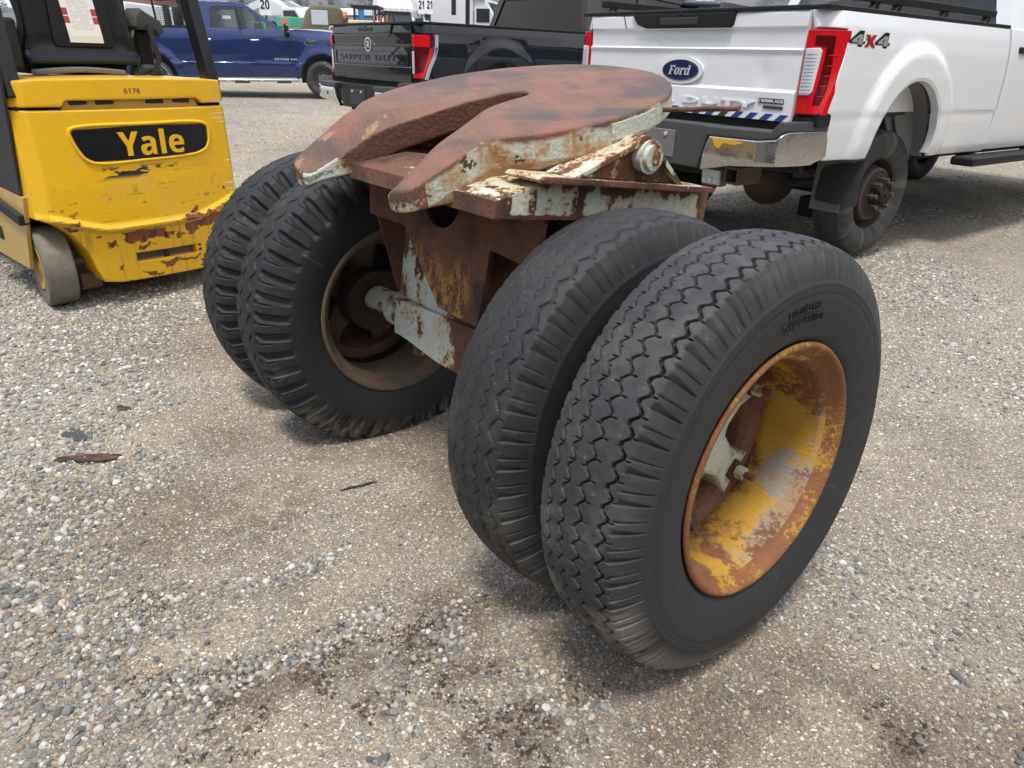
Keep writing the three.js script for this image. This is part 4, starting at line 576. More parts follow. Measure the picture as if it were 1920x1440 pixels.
  P('tailgate', smooth(extX([...tp.map(([y, z]) => [z, y]), [-0.06, 0.965], [-0.06, 1.518]], -0.842, 0.842, 0.003), 0.05, (x, y, z) => [x, y, z + (z > -0.03 && o.dent ? 0.016 * (fbm(x * 3 + 4, y * 4, 1, 3) - 0.5) * sst(0.84, 0.76, Math.abs(x)) - 0.012 * Math.exp(-(((x - 0.62) / 0.05) ** 2) - ((y - 1.19) / 0.04) ** 2) : 0)], 18), K, o.dark ? 'glossy black tailgate' : 'dented white tailgate');
  if (!o.dark) { const bo = cyl(1, 1, 0.012, 60); bo.rotateX(Math.PI / 2); bo.scale(0.178, 0.078, 1); P('badge_boss', bo.translate(0.012, 1.205, 0.002), K); P('tailgate_crack', beam([-0.50, 1.44, 0.0035], [-0.535, 1.515, 0.0005], 0.006, 0.004), M.ink); }
  P('tailgate_cap', at3(rbox(1.69, 0.024, 0.075, 0.007), 0, 1.530, -0.035), M.black);
  const hz = 0.0065, hp = o.dark ? [[-0.50, 1.513], [0.50, 1.513], [0.47, 1.43], [-0.46, 1.43]] : [[-0.445, 1.518], [0.372, 1.518], [0.366, 1.455], [0.348, 1.437], [-0.315, 1.437], [-0.395, 1.462]];
  P('handle_panel', uvd(crease(ext(hp, 0.028, 0.007, null, 2), 30)).translate(0, 0, -0.012), o.dark ? M.blackPaint : M.black); P('handle', at3(rbox(0.30, 0.040, 0.016, 0.006), -0.04, 1.475, 0.016), M.darkGrey); P('camera', at3(cyl(0.012, 0.014, 0.014, 16).rotateX(Math.PI / 2), -0.04, 1.509, 0.014), M.blackGloss);
  // lettering and badge
  if (!o.dark) {
    P('pressed_lettering', letters('SUPER DUTY', 1.26, 0.036, sans, 0.008).translate(-0.03, 1.022, 0.0085), K);
    const ov = (a, b, d) => { const g = cyl(1, 1, d, 56); g.rotateX(Math.PI / 2); g.scale(a, b, 1); return g; }, bd = sub('oval_badge', t, 'blue oval badge with silver script');
    part('badge_rim', ov(0.148, 0.060, 0.014).translate(0.012, 1.205, 0.004), M.chrome, bd); part('badge_face', ov(0.137, 0.052, 0.016).translate(0.012, 1.205, 0.0048), M.oval, bd); const sc = letters('Ford', 0.17, 0.056, serif, 0.003); warp(sc, (x, y, z) => [x + (y - 0.028) * 0.28, y, z]); part('badge_script', sc.translate(0.012, 1.178, 0.0130), M.badge, bd);
    // hazard stripes, sticker and grime
    for (let k = 0; k < 17; k++) { const x0 = -0.84 + k * 0.099; P('stripe', ext([[x0, 0.9665], [x0 + 0.0495, 0.9665], [x0 + 0.088, 1.0], [x0 + 0.0385, 1.0]], 0.002).translate(0, 0, 0.0115), k % 1 ? M.signWhite : new THREE.MeshStandardMaterial(k < 14 && k % 3 === 0 ? { color: C3(0.02, 0.025, 0.05), roughness: 0.8 } : { color: C3(0.012, 0.055, 0.26), roughness: 0.5 }), k ? undefined : 'blue and white hazard stripes'); }
    P('stripe_ground', ext([[-0.84, 0.9655], [0.84, 0.9655], [0.84, 1.0015], [-0.84, 1.0015]], 0.002).translate(0, 0, 0.0095), M.signWhite);
    P('sticker', at3(rbox(0.165, 0.027, 0.002, 0.0008), 0.704, 1.066, 0.0105), M.ink, 'small black sticker with white writing'); P('sticker_lettering', letters("C'MONNN..FUCK!", 0.158, 0.016, sans, 0.001).translate(0.704, 1.0585, 0.0114), M.signWhite); P('sticker', at3(rbox(0.13, 0.016, 0.002, 0.0008), 0.722, 1.034, 0.0105), M.letterGrey);
    for (const [u, v, w] of [[0.36, 0.01, 'a'], [0.545, 0.04, 'b']]) { /* 4x4 decal below */ }
    const fourG = (s, w, m, h, dx, d) => { const g = letters(s, w, h, sans, d); warp(g, (x, y, z) => [side(0.38 - (x + dx), 1.36) + z - 0.002, 1.352 + y + (0), -(0.38 + x + dx)]); return g; };
    const dec = sub('four_by_four_decal', t, 'black and red four by four decal'); part('digit', fourG('4', 0.150, 0, 0.078, -0.125, 0.004), M.ink, dec); part('digit', fourG('x', 0.110, 0, 0.062, 0.003, 0.0055), M.red, dec); part('digit', fourG('4', 0.150, 0, 0.078, 0.130, 0.004), M.ink, dec);
    part('digit_facing', fourG('4', 0.112, 0, 0.050, -0.122, 0.0052).translate(0, 0.010, 0), M.badge, dec); part('digit_facing', fourG('4', 0.112, 0, 0.050, 0.133, 0.0052).translate(0, 0.010, 0), M.badge, dec);
  } else {
    P('pressed_lettering', letters('SUPER DUTY', 1.40, 0.062, sans, 0.007).translate(0.0, 1.165, -0.004), K); P('lettering_rim', join(at3(rbox(1.56, 0.008, 0.006, 0.002), 0, 1.262, 0.0), at3(rbox(1.56, 0.010, 0.008, 0.002), 0, 1.128, 0.002), at3(rbox(0.008, 0.14, 0.008, 0.002), -0.78, 1.195, 0.001), at3(rbox(0.008, 0.14, 0.008, 0.002), 0.78, 1.195, 0.001)), M.blackGloss);
    const bd = sub('round_badge', t, 'round silver skull badge'); part('badge_rim', cyl(0.072, 0.072, 0.016, 40).rotateX(Math.PI / 2).translate(-0.02, 1.325, -0.004), M.chrome, bd); part('badge_face', cyl(0.058, 0.058, 0.018, 40).rotateX(Math.PI / 2).translate(-0.02, 1.325, -0.003), M.darkGrey, bd);
    const sk = [at3(rbox(0.050, 0.046, 0.006, 0.018), -0.02, 1.336, 0.006), at3(rbox(0.026, 0.022, 0.006, 0.006), -0.02, 1.312, 0.006), beam([-0.06, 1.292, 0.006], [0.02, 1.326, 0.006], 0.008, 0.005), beam([-0.06, 1.326, 0.006], [0.02, 1.292, 0.006], 0.008, 0.005)]; part('badge_emblem', join(...sk), M.badge, bd); part('emblem_eye', join(at3(cyl(0.007, 0.007, 0.004, 12).rotateX(Math.PI / 2), -0.031, 1.337, 0.009), at3(cyl(0.007, 0.007, 0.004, 12).rotateX(Math.PI / 2), -0.009, 1.337, 0.009)), M.ink, bd);
  }
  // bumper
  const bz = (x) => 0.20 - 0.27 * Math.max(0, Math.abs(x) - 0.80) - 38 * Math.max(0, Math.abs(x) - 0.90) ** 2;
  for (const f of [1, -1]) {
    const ch = [[0.405, 0.668], [0.62, 0.715], [0.97, 0.750], [0.988, 0.79], [0.985, 0.925], [0.93, 0.922], [0.895, 0.885], [0.80, 0.872], [0.47, 0.866]]; let g = smooth(ext(ch, 0.05, 0.008, null, 3), 0.014, (x, y, w) => [x, y, bz(x) - 0.05 + w - 0.25 * Math.max(0, 0.76 - y) + 0.012 * Math.sin((y - 0.68) * 12)], 45); P('bumper_face', f > 0 ? g : mx(g), !o.dark ? M.chromeDull : M.chrome);
    g = smooth(ext([[0.44, 0.868], [0.80, 0.874], [0.89, 0.888], [0.925, 0.926], [0.986, 0.928], [0.986, 0.975], [0.90, 0.975], [0.86, 0.925], [0.42, 0.918]], 0.17, 0.008, null, 2), 0.018, (x, y, w) => [x, y, bz(x) - 0.165 + w], 40); P('bumper_pad', f > 0 ? g : mx(g), M.greyPlastic);
    if (o.dark && f < 0) P('sensor', at3(cyl(0.018, 0.018, 0.01, 20).rotateX(Math.PI / 2), -0.62, 0.80, 0.21), M.ink);
  }
  P('bumper_step', smooth(ext([[-0.46, 0.92], [0.46, 0.92], [0.42, 0.86], [0.36, 0.67], [-0.36, 0.67], [-0.42, 0.86]], 0.14, 0.01), 0.06, (x, y, w) => [x, y, w + 0.02], 35), o.dark ? M.black : M.greyPlastic); P('plate_recess', at3(rbox(0.34, 0.16, 0.02, 0.006), 0, 0.79, 0.158), o.dark ? M.darkGrey : M.dirtyGrey); for (const x of [-0.10, 0.10]) P('plate_screw', at3(cyl(0.012, 0.012, 0.01, 14).rotateX(Math.PI / 2), x, 0.845, 0.172), M.badge);
  if (!o.dark) { P('paint_scrape', smooth(ext([[0.49, 0.86], [0.62, 0.862], [0.72, 0.852], [0.66, 0.835], [0.58, 0.838], [0.555, 0.806], [0.525, 0.812], [0.51, 0.84]], 0.003, 0.0005), 0.02, (x, y, w) => [x, y, bz(x) + 0.0005 + w + 0.012 * Math.sin((y - 0.68) * 12)], 40), std(0.62, 0.33, 0.02, 0.5), 'yellow paint scraped onto the chrome'); }
  P('valance', at3(rbox(1.9, 0.30, 0.03, 0.01), 0, 0.85, -0.03), M.dark);
  for (const f of [1, -1]) P('corner_filler', at3(rbox(0.14, 0.07, 0.12, 0.01), f * 0.925, 0.988, -0.085), M.black);
  // running gear
  P('axle_tube', at3(cylX(0.055, 1.6, 20), 0, 0.50, -1.05), M.dark); P('differential', at3(only(soup(new THREE.SphereGeometry(1, 24, 16))).scale(0.19, 0.18, 0.17), 0.06, 0.485, -1.03), M.exhaust); P('frame_rail', join(at3(rbox(0.08, 0.16, 4.6, 0.01), 0.45, 0.70, -2.3), at3(rbox(0.08, 0.16, 4.6, 0.01), -0.45, 0.70, -2.3), at3(rbox(1.0, 0.12, 0.10, 0.01), 0, 0.66, -0.12)), M.dark);
  if (!o.dark) {
    P('exhaust_pipe', (() => { const g = new THREE.CatmullRomCurve3([[0.33, 0.555, -1.0], [0.48, 0.556, -0.97], [0.62, 0.556, -0.92], [0.765, 0.552, -0.84]].map((p) => new THREE.Vector3(...p))), a = new THREE.TubeGeometry(g, 24, 0.066, 24), b = new THREE.TubeGeometry(g, 24, 0.060, 24); return uvd(join(only(soup(a)), only(soup(b)))); })(), M.exhaust, 'rust brown exhaust pipe'); const cap = cyl(0.058, 0.058, 0.01, 24); cap.rotateZ(Math.PI / 2); cap.rotateY(0.4); P('pipe_mouth', cap.translate(0.60, 0.556, -0.925), M.dark);
    const hz2 = 0.07; P('hitch_receiver', join(at3(rbox(0.10, 0.014, 0.22, 0.003), 0.55, 0.685, -0.05), at3(rbox(0.10, 0.014, 0.22, 0.003), 0.55, 0.60, -0.05), at3(rbox(0.014, 0.10, 0.22, 0.003), 0.505, 0.642, -0.05), at3(rbox(0.014, 0.10, 0.22, 0.003), 0.595, 0.642, -0.05)), M.exhaust); const wl = sub('work_lamp', t, 'square clear work lamp under the bumper'); part('lamp_body', at3(rbox(0.15, 0.10, 0.06, 0.01), 0.40, 0.615, 0.02, 0.1), M.dirtyGrey, wl); part('lens', at3(rbox(0.135, 0.085, 0.012, 0.004), 0.40, 0.618, 0.052, 0.1), M.lamp, wl); for (let i = 0; i < 6; i++) part('led', at3(cyl(0.016, 0.018, 0.006, 12).rotateX(Math.PI / 2), 0.355 + (i % 3) * 0.045, 0.598 + ((i / 3) | 0) * 0.04, 0.061 - ((i / 3) | 0) * 0.004), M.clearLens, wl);
    P('spring_pack', join(at3(rbox(0.08, 0.03, 1.2, 0.006), 0.62, 0.58, -1.05), at3(rbox(0.08, 0.02, 0.9, 0.006), 0.62, 0.555, -1.05)), M.dark); P('brake_caliper', at3(rbox(0.12, 0.14, 0.12, 0.02), 0.45, 0.36, -1.0), M.dark);
    const fl = (f) => { const g = smooth(ext([[0.735, 0.69], [1.0, 0.755], [1.005, 0.60], [1.015, 0.492], [1.0, 0.480], [0.745, 0.486], [0.735, 0.50]], 0.010, 0.002), 0.05, (x, y, w) => [x, y, -0.60 + w + (0.70 - y) * 0.12 + 0.02 * Math.sin(x * 9)], 40); return f > 0 ? g : mx(g); }; for (const f of [1, -1]) P('mud_flap', fl(f), M.blackRough); P('flap_bracket', at3(rbox(0.2, 0.35, 0.012, 0.003), 0.80, 0.60, -0.585), M.dirtyGrey);
  }
  // wheels
  const rt = o.tyre, WS = 1.05, wl = (x, s, right, nm) => { const w = sub('wheel', t, nm); w.position.set(x, o.axleY, -s); if (!right) w.rotation.y = Math.PI; part('tyre', rt, M.rubber, w);
    if (!o.dark) { part('rim', latheX([[0.085, 0.225], [0.092, 0.245], [0.085, 0.252], [0.075, 0.24], [0.06, 0.222], [0.0, 0.212], [-0.02, 0.205], [-0.012, 0.19], [0.02, 0.182], [0.075, 0.172], [0.092, 0.155], [0.096, 0.12], [0.096, 0.062], [0.094, 0.01]], 64), std(0.042, 0.035, 0.031, 0.8, 0.2, { bumpMap: grain12, bumpScale: 0.001 }), w, 'dished steel rim, brown with rust'); part('rim_edge', latheX([[0.080, 0.168], [0.090, 0.166], [0.098, 0.152], [0.094, 0.148], [0.084, 0.162]], 64), M.bolt, w); for (let k = 0; k < 4; k++) { const a = k * Math.PI / 2 + 0.7, g = at3(cylX(0.030, 0.012, 18), 0.012, 0.193, 0); g.rotateX(a); part('hand_hole', g, M.ink, w); } part('hub', latheX([[0.09, 0.075], [0.14, 0.066], [0.15, 0.05], [0.165, 0.045], [0.168, 0.01]], 32), M.dark, w); for (let k = 0; k < 8; k++) { const a = k * Math.PI / 4, g = join(at3(cylX(0.009, 0.075, 10), 0.13, 0.100, 0), at3(cylX(0.017, 0.018, 6), 0.135, 0.100, 0), at3(cylX(0.015, 0.014, 6), 0.162, 0.100, 0)); g.rotateX(a); part('wheel_stud', g, M.bolt, w); } for (let k = 0; k < 8; k++) { const a = k * Math.PI / 4 + 0.4, g = at3(cylX(0.006, 0.02, 8), 0.152, 0.052, 0); g.rotateX(a); part('hub_bolt', g, M.dark, w); } }
    else { part('rim', latheX([[0.09, 0.225], [0.095, 0.245], [0.06, 0.23], [0.05, 0.08], [0.07, 0.01]], 48), M.darkGrey, w); } };
  wl(o.wheelX, WS, true, 'rear wheel with a bare brown hub and long studs'); wl(-o.wheelX, WS, false); wl(0.86, 5.1, true); wl(-0.86, 5.1, false);
  // cab
  const cabP = [[2.19, 0.76], [4.9, 0.76], [4.9, 1.42], [4.55, 1.50], [2.19, 1.525]];
  for (const f of [1, -1]) {
    let g = smooth(ext([[2.19, 0.745], [3.18, 0.745], [3.18, 1.51], [2.17, 1.525]], 0.03, 0.004), 0.06, (s, y, w) => [latAt(y) - 0.03 + w, y, -s], 30); P('rear_door', f > 0 ? g : mx(g), K); g = smooth(ext([[3.19, 0.745], [4.35, 0.745], [4.35, 1.47], [3.19, 1.51]], 0.03, 0.004), 0.06, (s, y, w) => [latAt(y) - 0.03 + w, y, -s], 30); P('front_door', f > 0 ? g : mx(g), K);
    P('door_handle', at3(rbox(0.03, 0.04, 0.18, 0.01), f * 0.985, 1.395, -2.38), o.dark ? K : M.black); P('door_handle', at3(rbox(0.03, 0.04, 0.18, 0.01), f * 0.985, 1.395, -3.36), o.dark ? K : M.black);
    const gh = (s, y) => mix(0.945, 0.74, clamp((y - 1.51) / 0.54)); const fr = ext([[2.18, 1.515], [2.30, 2.02], [3.2, 2.07], [4.05, 2.0], [4.75, 1.47]], 0.03, 0, [[[2.42, 1.55], [2.48, 1.95], [3.08, 1.98], [3.08, 1.54]], [[3.22, 1.54], [3.22, 1.98], [3.95, 1.93], [4.45, 1.53]]]); g = smooth(fr, 0.1, (s, y, w) => [gh(s, y) - 0.03 + w, y, -s], 30); P('window_frame', f > 0 ? g : mx(g), K);
    for (const wp of [[[2.41, 1.54], [2.47, 1.96], [3.09, 1.99], [3.09, 1.53]], [[3.21, 1.53], [3.21, 1.99], [3.96, 1.94], [4.47, 1.52]]]) { g = smooth(ext(wp, 0.004), 0.2, (s, y, w) => [gh(s, y) - 0.017 + w, y, -s], 30); P('side_window', f > 0 ? g : mx(g), o.dark ? M.tint : M.glass); }
    g = smooth(ext([[4.36, 0.75], [4.70, 0.75], [4.74, 0.98], [4.90, 1.2], [5.1, 1.24], [5.35, 1.18], [5.5, 0.95], [5.52, 0.7], [5.95, 0.7], [6.0, 1.25], [5.7, 1.38], [4.36, 1.46]], 0.03, 0.004), 0.08, (s, y, w) => [0.99 - 0.12 * sst(5.4, 6.0, s) - 0.03 + w, y, -s], 30); P('front_fender', f > 0 ? g : mx(g), K);
    P('step_board', smooth(at3(rbox(0.16, 0.06, 2.3, 0.02, 3), f * 1.02, 0.69, -2.95), 0.3, null), M.black); P('step_bracket', join(at3(rbox(0.12, 0.05, 0.05, 0.005), f * 0.91, 0.70, -2.1), at3(rbox(0.12, 0.05, 0.05, 0.005), f * 0.91, 0.70, -3.2)), M.dark); P('mirror', at3(rbox(0.20, 0.28, 0.12, 0.03, 3), f * 1.16, 1.6, -4.35), M.black);
  }
  const back = ext([[-0.945, 1.50], [0.945, 1.50], [0.77, 2.02], [-0.77, 2.02]], 0.03, 0, [[[-0.84, 1.535], [0.84, 1.535], [0.70, 1.93], [-0.70, 1.93]]]); warp(back, (x, y, w) => [x, y, -2.175 - w - (y - 1.51) * 0.22]); P('cab_back_frame', uvd(crease(back, 30)), K);
  const bg = ext([[-0.85, 1.525], [0.85, 1.525], [0.71, 1.94], [-0.71, 1.94]], 0.004); warp(bg, (x, y, w) => [x, y, -2.192 - w - (y - 1.51) * 0.22]); P('rear_window', uvd(crease(bg, 30)), o.dark ? M.tint : M.glass);
  P('cab_back', at3(rbox(1.86, 0.75, 0.03, 0.01), 0, 1.13, -2.20), K); P('roof', smooth(at3(rbox(1.54, 0.05, 1.80, 0.02, 3), 0, 2.06, -3.2), 0.2, (x, y, z) => [x, y - 0.05 * x * x - 0.02 * ((z + 3.2) / 0.9) ** 2, z]), K); P('hood', smooth(at3(rbox(1.86, 0.05, 1.35, 0.02, 3), 0, 1.44, -5.3), 0.2, (x, y, z) => [x, y - 0.05 * x * x - 0.06 * sst(-5.6, -6.0, z), z]), K); P('windscreen', smooth(ext([[-0.80, 1.48], [0.80, 1.48], [0.70, 2.02], [-0.70, 2.02]], 0.005), 0.3, (x, y, w) => [x, y, -4.72 + (y - 1.48) * 1.25 + w]), M.glass); P('grille', at3(rbox(1.7, 0.62, 0.06, 0.02), 0, 1.05, -5.98), M.darkGrey); P('front_bumper', at3(rbox(2.0, 0.3, 0.2, 0.05, 3), 0, 0.72, -6.05), M.chrome); P('cab_floor', at3(rbox(1.8, 0.05, 2.6, 0.01), 0, 0.85, -3.45), M.dark); P('dashboard', at3(rbox(1.6, 0.4, 0.4, 0.08, 3), 0, 1.35, -4.4), M.black);
  for (const [x, s] of [[-0.42, 2.52], [0.42, 2.52], [-0.42, 3.5], [0.42, 3.5]]) { P('seat', join(at3(rbox(0.58, 0.72, 0.16, 0.05, 3), x, 1.40, -s, -0.12), at3(rbox(0.58, 0.18, 0.5, 0.05, 3), x, 1.05, -s - 0.25)), o.seat ?? M.darkGrey); P('headrest', at3(rbox(0.30, 0.17, 0.10, 0.04, 3), x, 1.80, -s + 0.02), o.seat ?? M.darkGrey); }
  return t;
}
const wTyre = roadTyre(0.40, 0.24, 0.235, 56, 336);
const white = pickup('white_pickup', 'white pickup with dented tailgate and red tail lamps behind the dolly', { p: [-1.4799, 0.031, -2.638], turn: -0.0568, paint: M.whitePaint, wheelX: 0.765, axleY: 0.50, tyre: wTyre, dent: true, seat: std(0.09, 0.095, 0.1, 0.8), bed: M.whitePaint });
{ // rack rails riding on the white pickup's bed rails
  const P = (n, g, m) => part(n, g, m, white);
  for (const f of [1, -1]) {
    const r = sub('bed_rack', white, f > 0 ? 'black rack rail on rusty posts along the right bed rail' : undefined); const X = f * 0.87, s0 = f > 0 ? 0.35 : 0.12, s1 = f > 0 ? 2.02 : 1.9;
    part('rack_rail', beam([X, 1.60, -s0], [X, 1.60, -s1], 0.045, 0.040, 0.004), M.black, r);
    for (const s of f > 0 ? [0.50, 0.74, 1.30, 1.88] : [0.16, 0.8, 1.7]) { const lean = 0.06; part('rack_post', join(beam([X, 1.538, -s], [X, 1.598, -s - lean], 0.035, 0.012, 0.002), beam([X, 1.538, -s - 0.07], [X, 1.598, -s - lean - 0.02], 0.030, 0.010, 0.002)), M.bolt, r); }
  }
}
const black = pickup('black_pickup', 'glossy black pickup parked between the white and blue pickups', { p: [-5.683, 0.10, -2.7915], turn: -0.0326, paint: M.blackPaint, wheelX: 0.86, axleY: 0.47, tyre: wTyre, dark: true, bed: M.darkGrey, seat: M.black });
black.scale.set(1.03, 0.945, 1);
// ---------------------------------------------------------------- forklift: x to its right as seen here, y up, z towards its rear
{
  const gy = ground(-2.3, 0.82), t = thing('forklift', 'yellow electric forklift with a scuffed counterweight and black seat at left', 'forklift', [-2.3, 0.06, 0.82], 1.780), P = (n, g, m, l) => part(n, g, m, t, l);
  const YEL = [0.88, 0.50, 0.006];
  const bulge = (x) => { const u = Math.abs(x - 0.513) / 0.513; return 0.055 * (1 - u * u) - 0.05 * sst(0.90, 1.0, u); };
  const ridge = (x) => 0.385 + 0.075 * sst(0.30, 0.0, x) + 0.085 * sst(0.68, 1.05, x);
  const zOf = (x, y) => { let z = bulge(x); const r = ridge(x); z += 0.014 * slot(y - r, 0.03, 0.012); z -= 0.02 * sst(r, r - 0.03, y) + 0.12 * Math.max(0, r - 0.05 - y) * 0.5; z -= 0.04 * Math.max(0, y - 0.6); return z; };
  const inBox = (x, y, x0, y0, x1, y1, s) => sst(-s, s, Math.min(x - x0, x1 - x, y - y0, y1 - y));
  const yellow = (x, y, z, nx, ny, nz) => {
    const f = fbm(x * 110, y * 110, z * 110, 2), n = fbm(x * 16, y * 20, z * 16, 4), l = fbm(x * 5, y * 5, z * 5, 3); let c = YEL.map((v, i) => v * (0.92 + 0.12 * f) * (0.94 + 0.12 * l)); c = mix3(c, [0.62, 0.42, 0.12], sst(0.58, 0.78, l) * 0.25);
    const rust = mix3([0.24, 0.055, 0.012], [0.09, 0.03, 0.015], sst(0.4, 0.7, fbm(x * 60, y * 22, z, 3)));
    const w = 0.5 * (n - 0.5) * 0.12; let k = 0;
    for (const [a, b, cx, d] of [[0.08, 0.385, 0.150, 0.435], [0.33, 0.305, 0.52, 0.372], [0.66, 0.33, 0.92, 0.405], [0.68, 0.30, 0.73, 0.34], [0.25, 0.288, 0.285, 0.318], [0.40, 0.262, 0.46, 0.285], [0.71, 0.41, 0.735, 0.445], [0.52, 0.155, 0.60, 0.182], [0.42, 0.122, 0.47, 0.145], [0.60, 0.165, 0.72, 0.178], [0.985, 0.955, 1.01, 1.02], [0.90, 0.51, 0.92, 0.53]]) k = Math.max(k, inBox(x + (n - 0.5) * 0.10, y + (fbm(x * 30, y * 12, 3, 3) - 0.5) * 0.05, a, b, cx, d, 0.003));
    if (nz > 0.2) { c = mix3(c, rust, k); const sp = sst(0.745, 0.77, fbm(x * 26 + 3, y * 34, 8, 3)) * sst(0.7, 0.3, y); c = mix3(c, rust, sp);
      const scr = sst(0.50, 0.56, fbm(x * 14, y * 45, 2, 4)) * inBox(x, y, 0.30, 0.625, 0.66, 0.675, 0.014); c = mix3(c, [0.03, 0.024, 0.018], scr); const sc2 = sst(0.83, 0.86, fbm(x * 7, y * 160, 5, 2)); c = mix3(c, [0.10, 0.06, 0.02], sc2 * 0.55 * sst(0.9, 0.6, y)); const drips = sst(0.62, 0.75, fbm(x * 70, y * 3, 4, 3)) * sst(0.40, 0.36, y); c = mix3(c, [0.35, 0.16, 0.03], drips * 0.45); const pale = sst(0.78, 0.81, fbm(x * 5 + 9, y * 120, 5, 2)) * sst(0.86, 0.95, x); c = mix3(c, [0.8, 0.75, 0.6], pale); }
    if (ny > 0.6 && y > 0.9) c = mix3(c, [0.36, 0.25, 0.12], 0.25 + 0.35 * n);   // dust lying on top
    return c;
  };
  const yM = new THREE.MeshPhysicalMaterial({ color: 0xffffff, vertexColors: true, roughness: 0.42, clearcoat: 0.4, clearcoatRoughness: 0.2, bumpMap: grain12, bumpScale: 0.0003 });
  const low = [[0.0, 0.935], [-0.004, 0.46], [0.07, 0.425], [0.13, 0.365], [0.175, 0.28], [0.198, 0.185], [0.222, 0.125], [0.30, 0.108], [0.73, 0.098], [0.805, 0.12], [0.83, 0.2], [0.86, 0.30], [0.93, 0.40], [1.03, 0.46], [1.026, 0.935]];
  const rnd4 = (x0, y0, x1, y1) => [[x0, y0], [x1, y0 - 0.008], [x1, y1 - 0.008], [x0, y1]];
  const cw = boxUV(crease(warp(subdivide(ext(low, 0.40, 0.008, [rnd4(0.389, 0.203, 0.709, 0.246), rnd4(0.545, 0.300, 0.572, 0.336)], 2), 0.0125), (x, y, w) => [x, y, w > 0.2 ? zOf(x, y) - (0.40 - w) : -0.40 + w]), 32)), cwM = bake(cw, yellow, 1.9, 0.42, CHARTS, { bump: 0.0003, m: { clearcoat: 0.4, clearcoatRoughness: 0.2 } });
  P('counterweight', cw, cwM, 'yellow counterweight with rust scrapes');
  const cowl = [[0.0, 0.948], [0.185, 0.948], [0.205, 0.972], [0.215, 0.9745], [0.825, 0.976], [0.835, 0.972], [0.86, 0.950], [1.027, 0.950], [1.022, 1.03], [0.99, 1.058], [0.9, 1.066], [0.5, 1.072], [0.12, 1.066], [0.03, 1.056], [0.003, 1.03]];
  P('counterweight_cowl', worn(ext(cowl, 0.40, 0.008, null, 2), 0.015, yellow, 32, (x, y, w) => [x, y - 0.02 * (w < 0.3 ? 0 : 0), w > 0.2 ? zOf(x, y) + 0.004 - (0.40 - w) : -0.40 + w]), yM);
  P('vent_shelf', worn(ext([[0.19, 0.934], [0.85, 0.934], [0.83, 0.978], [0.21, 0.978]], 0.30, 0.003), 0.03, (x, y, z) => mix3(YEL, [0.30, 0.2, 0.10], 0.35 + 0.4 * fbm(x * 20, y * 20, z * 20, 3)), 32, (x, y, w) => [x, y, w - 0.335 + bulge(x)]), yM);
  for (const [a, b] of [[0.225, 0.305], [0.335, 0.42], [0.565, 0.66], [0.70, 0.80]]) P('vent', at3(rbox(b - a, 0.020, 0.03, 0.008, 3), (a + b) / 2, 0.964, bulge((a + b) / 2) - 0.045), M.ink);
  P('seam', at3(rbox(0.97, 0.02, 0.33, 0.002), 0.505, 0.942, -0.20), M.dark); P('slot_back', at3(rbox(0.34, 0.06, 0.02, 0.002), 0.55, 0.225, -0.035), M.dirtyGrey); P('slot_pin', at3(cyl(0.012, 0.012, 0.06, 14), 0.55, 0.225, 0.005), M.ink); P('hole_back', at3(rbox(0.05, 0.06, 0.02, 0.002), 0.558, 0.318, -0.02), M.olive);
  // name plate with raised letters
  const np = sub('name_plate', t, 'black plate with yellow raised lettering'), bez = [[0.20, 0.855], [0.53, 0.866], [0.845, 0.856], [0.868, 0.838], [0.866, 0.775], [0.845, 0.735], [0.79, 0.712], [0.52, 0.700], [0.265, 0.702], [0.228, 0.728], [0.200, 0.79], [0.190, 0.84]], sh = (k) => bez.map(([x, y]) => [0.53 + (x - 0.53) * k, 0.783 + (y - 0.783) * (k - (1 - k) * 1.6)]);
  part('plate_bezel', uvd(tube(bez.map(([x, y]) => [x, y, zOf(x, y) + 0.001]), 0.0085, 110, 8, true)), std(...YEL, 0.45), np); part('plate_face', uvd(crease(warp(subdivide(ext(sh(0.975), 0.012, 0.002), 0.05), (x, y, w) => [x, y, zOf(x, y) - 0.006 + w]), 30)), M.blackGloss, np);
  part('raised_lettering', uvd(crease(warp(subdivide(letters('Yale', 0.325, 0.118, sans, 0.006), 0.04), (x, y, z) => [0.552 + x, 0.722 + y, zOf(0.55 + x, 0.76) + 0.006 + z]), 30)), std(...YEL, 0.5), np);
  P('written_number', uvd(crease(warp(subdivide(letters('6176', 0.076, 0.024, regular, 0.002), 0.03), (x, y, z) => [0.50 + x + y * 0.1, 1.002 + y, zOf(0.5 + x, 1.01) + 0.0035 + z]), 30)), std(0.16, 0.035, 0.02, 0.7));
  // chassis side
  P('side_plate', at3(extX([[-0.02, 1.06], [-0.155, 0.44], [-0.60, 0.56], [-0.60, 0.96]], -0.012, 0.0, 0.002), -0.006, 0, 0), M.darkGrey); P('side_rail', beam([-0.02, 0.445, -0.14], [-0.02, 0.60, -1.05], 0.05, 0.05), M.blackRough); P('side_cover', worn(extX([[-0.095, 0.555], [-0.235, 0.19], [-0.85, 0.22], [-0.85, 0.60]], -0.02, 0.0, 0.003), 0.04, (x, y, z) => mix3([0.60, 0.42, 0.12], [0.45, 0.28, 0.07], fbm(z * 9, y * 5, 3, 4))), yM); P('side_step', worn(extX([[-0.62, 1.06], [-0.62, 0.88], [-1.4, 0.88], [-1.4, 1.0]], 0.0, 0.03, 0.004), 0.06, yellow), yM); P('badge_plate', at3(rbox(0.002, 0.07, 0.06, 0.0008), -0.023, 0.33, -0.52), M.ink);
  P('body', at3(rbox(0.96, 0.62, 1.0, 0.02), 0.513, 0.66, -0.95), M.blackRough); P('floor_plate', at3(rbox(0.96, 0.04, 0.6, 0.005), 0.513, 0.42, -1.5), M.dark); P('undertray', at3(rbox(0.5, 0.16, 0.9, 0.01), 0.5, 0.22, -0.75), M.dark);
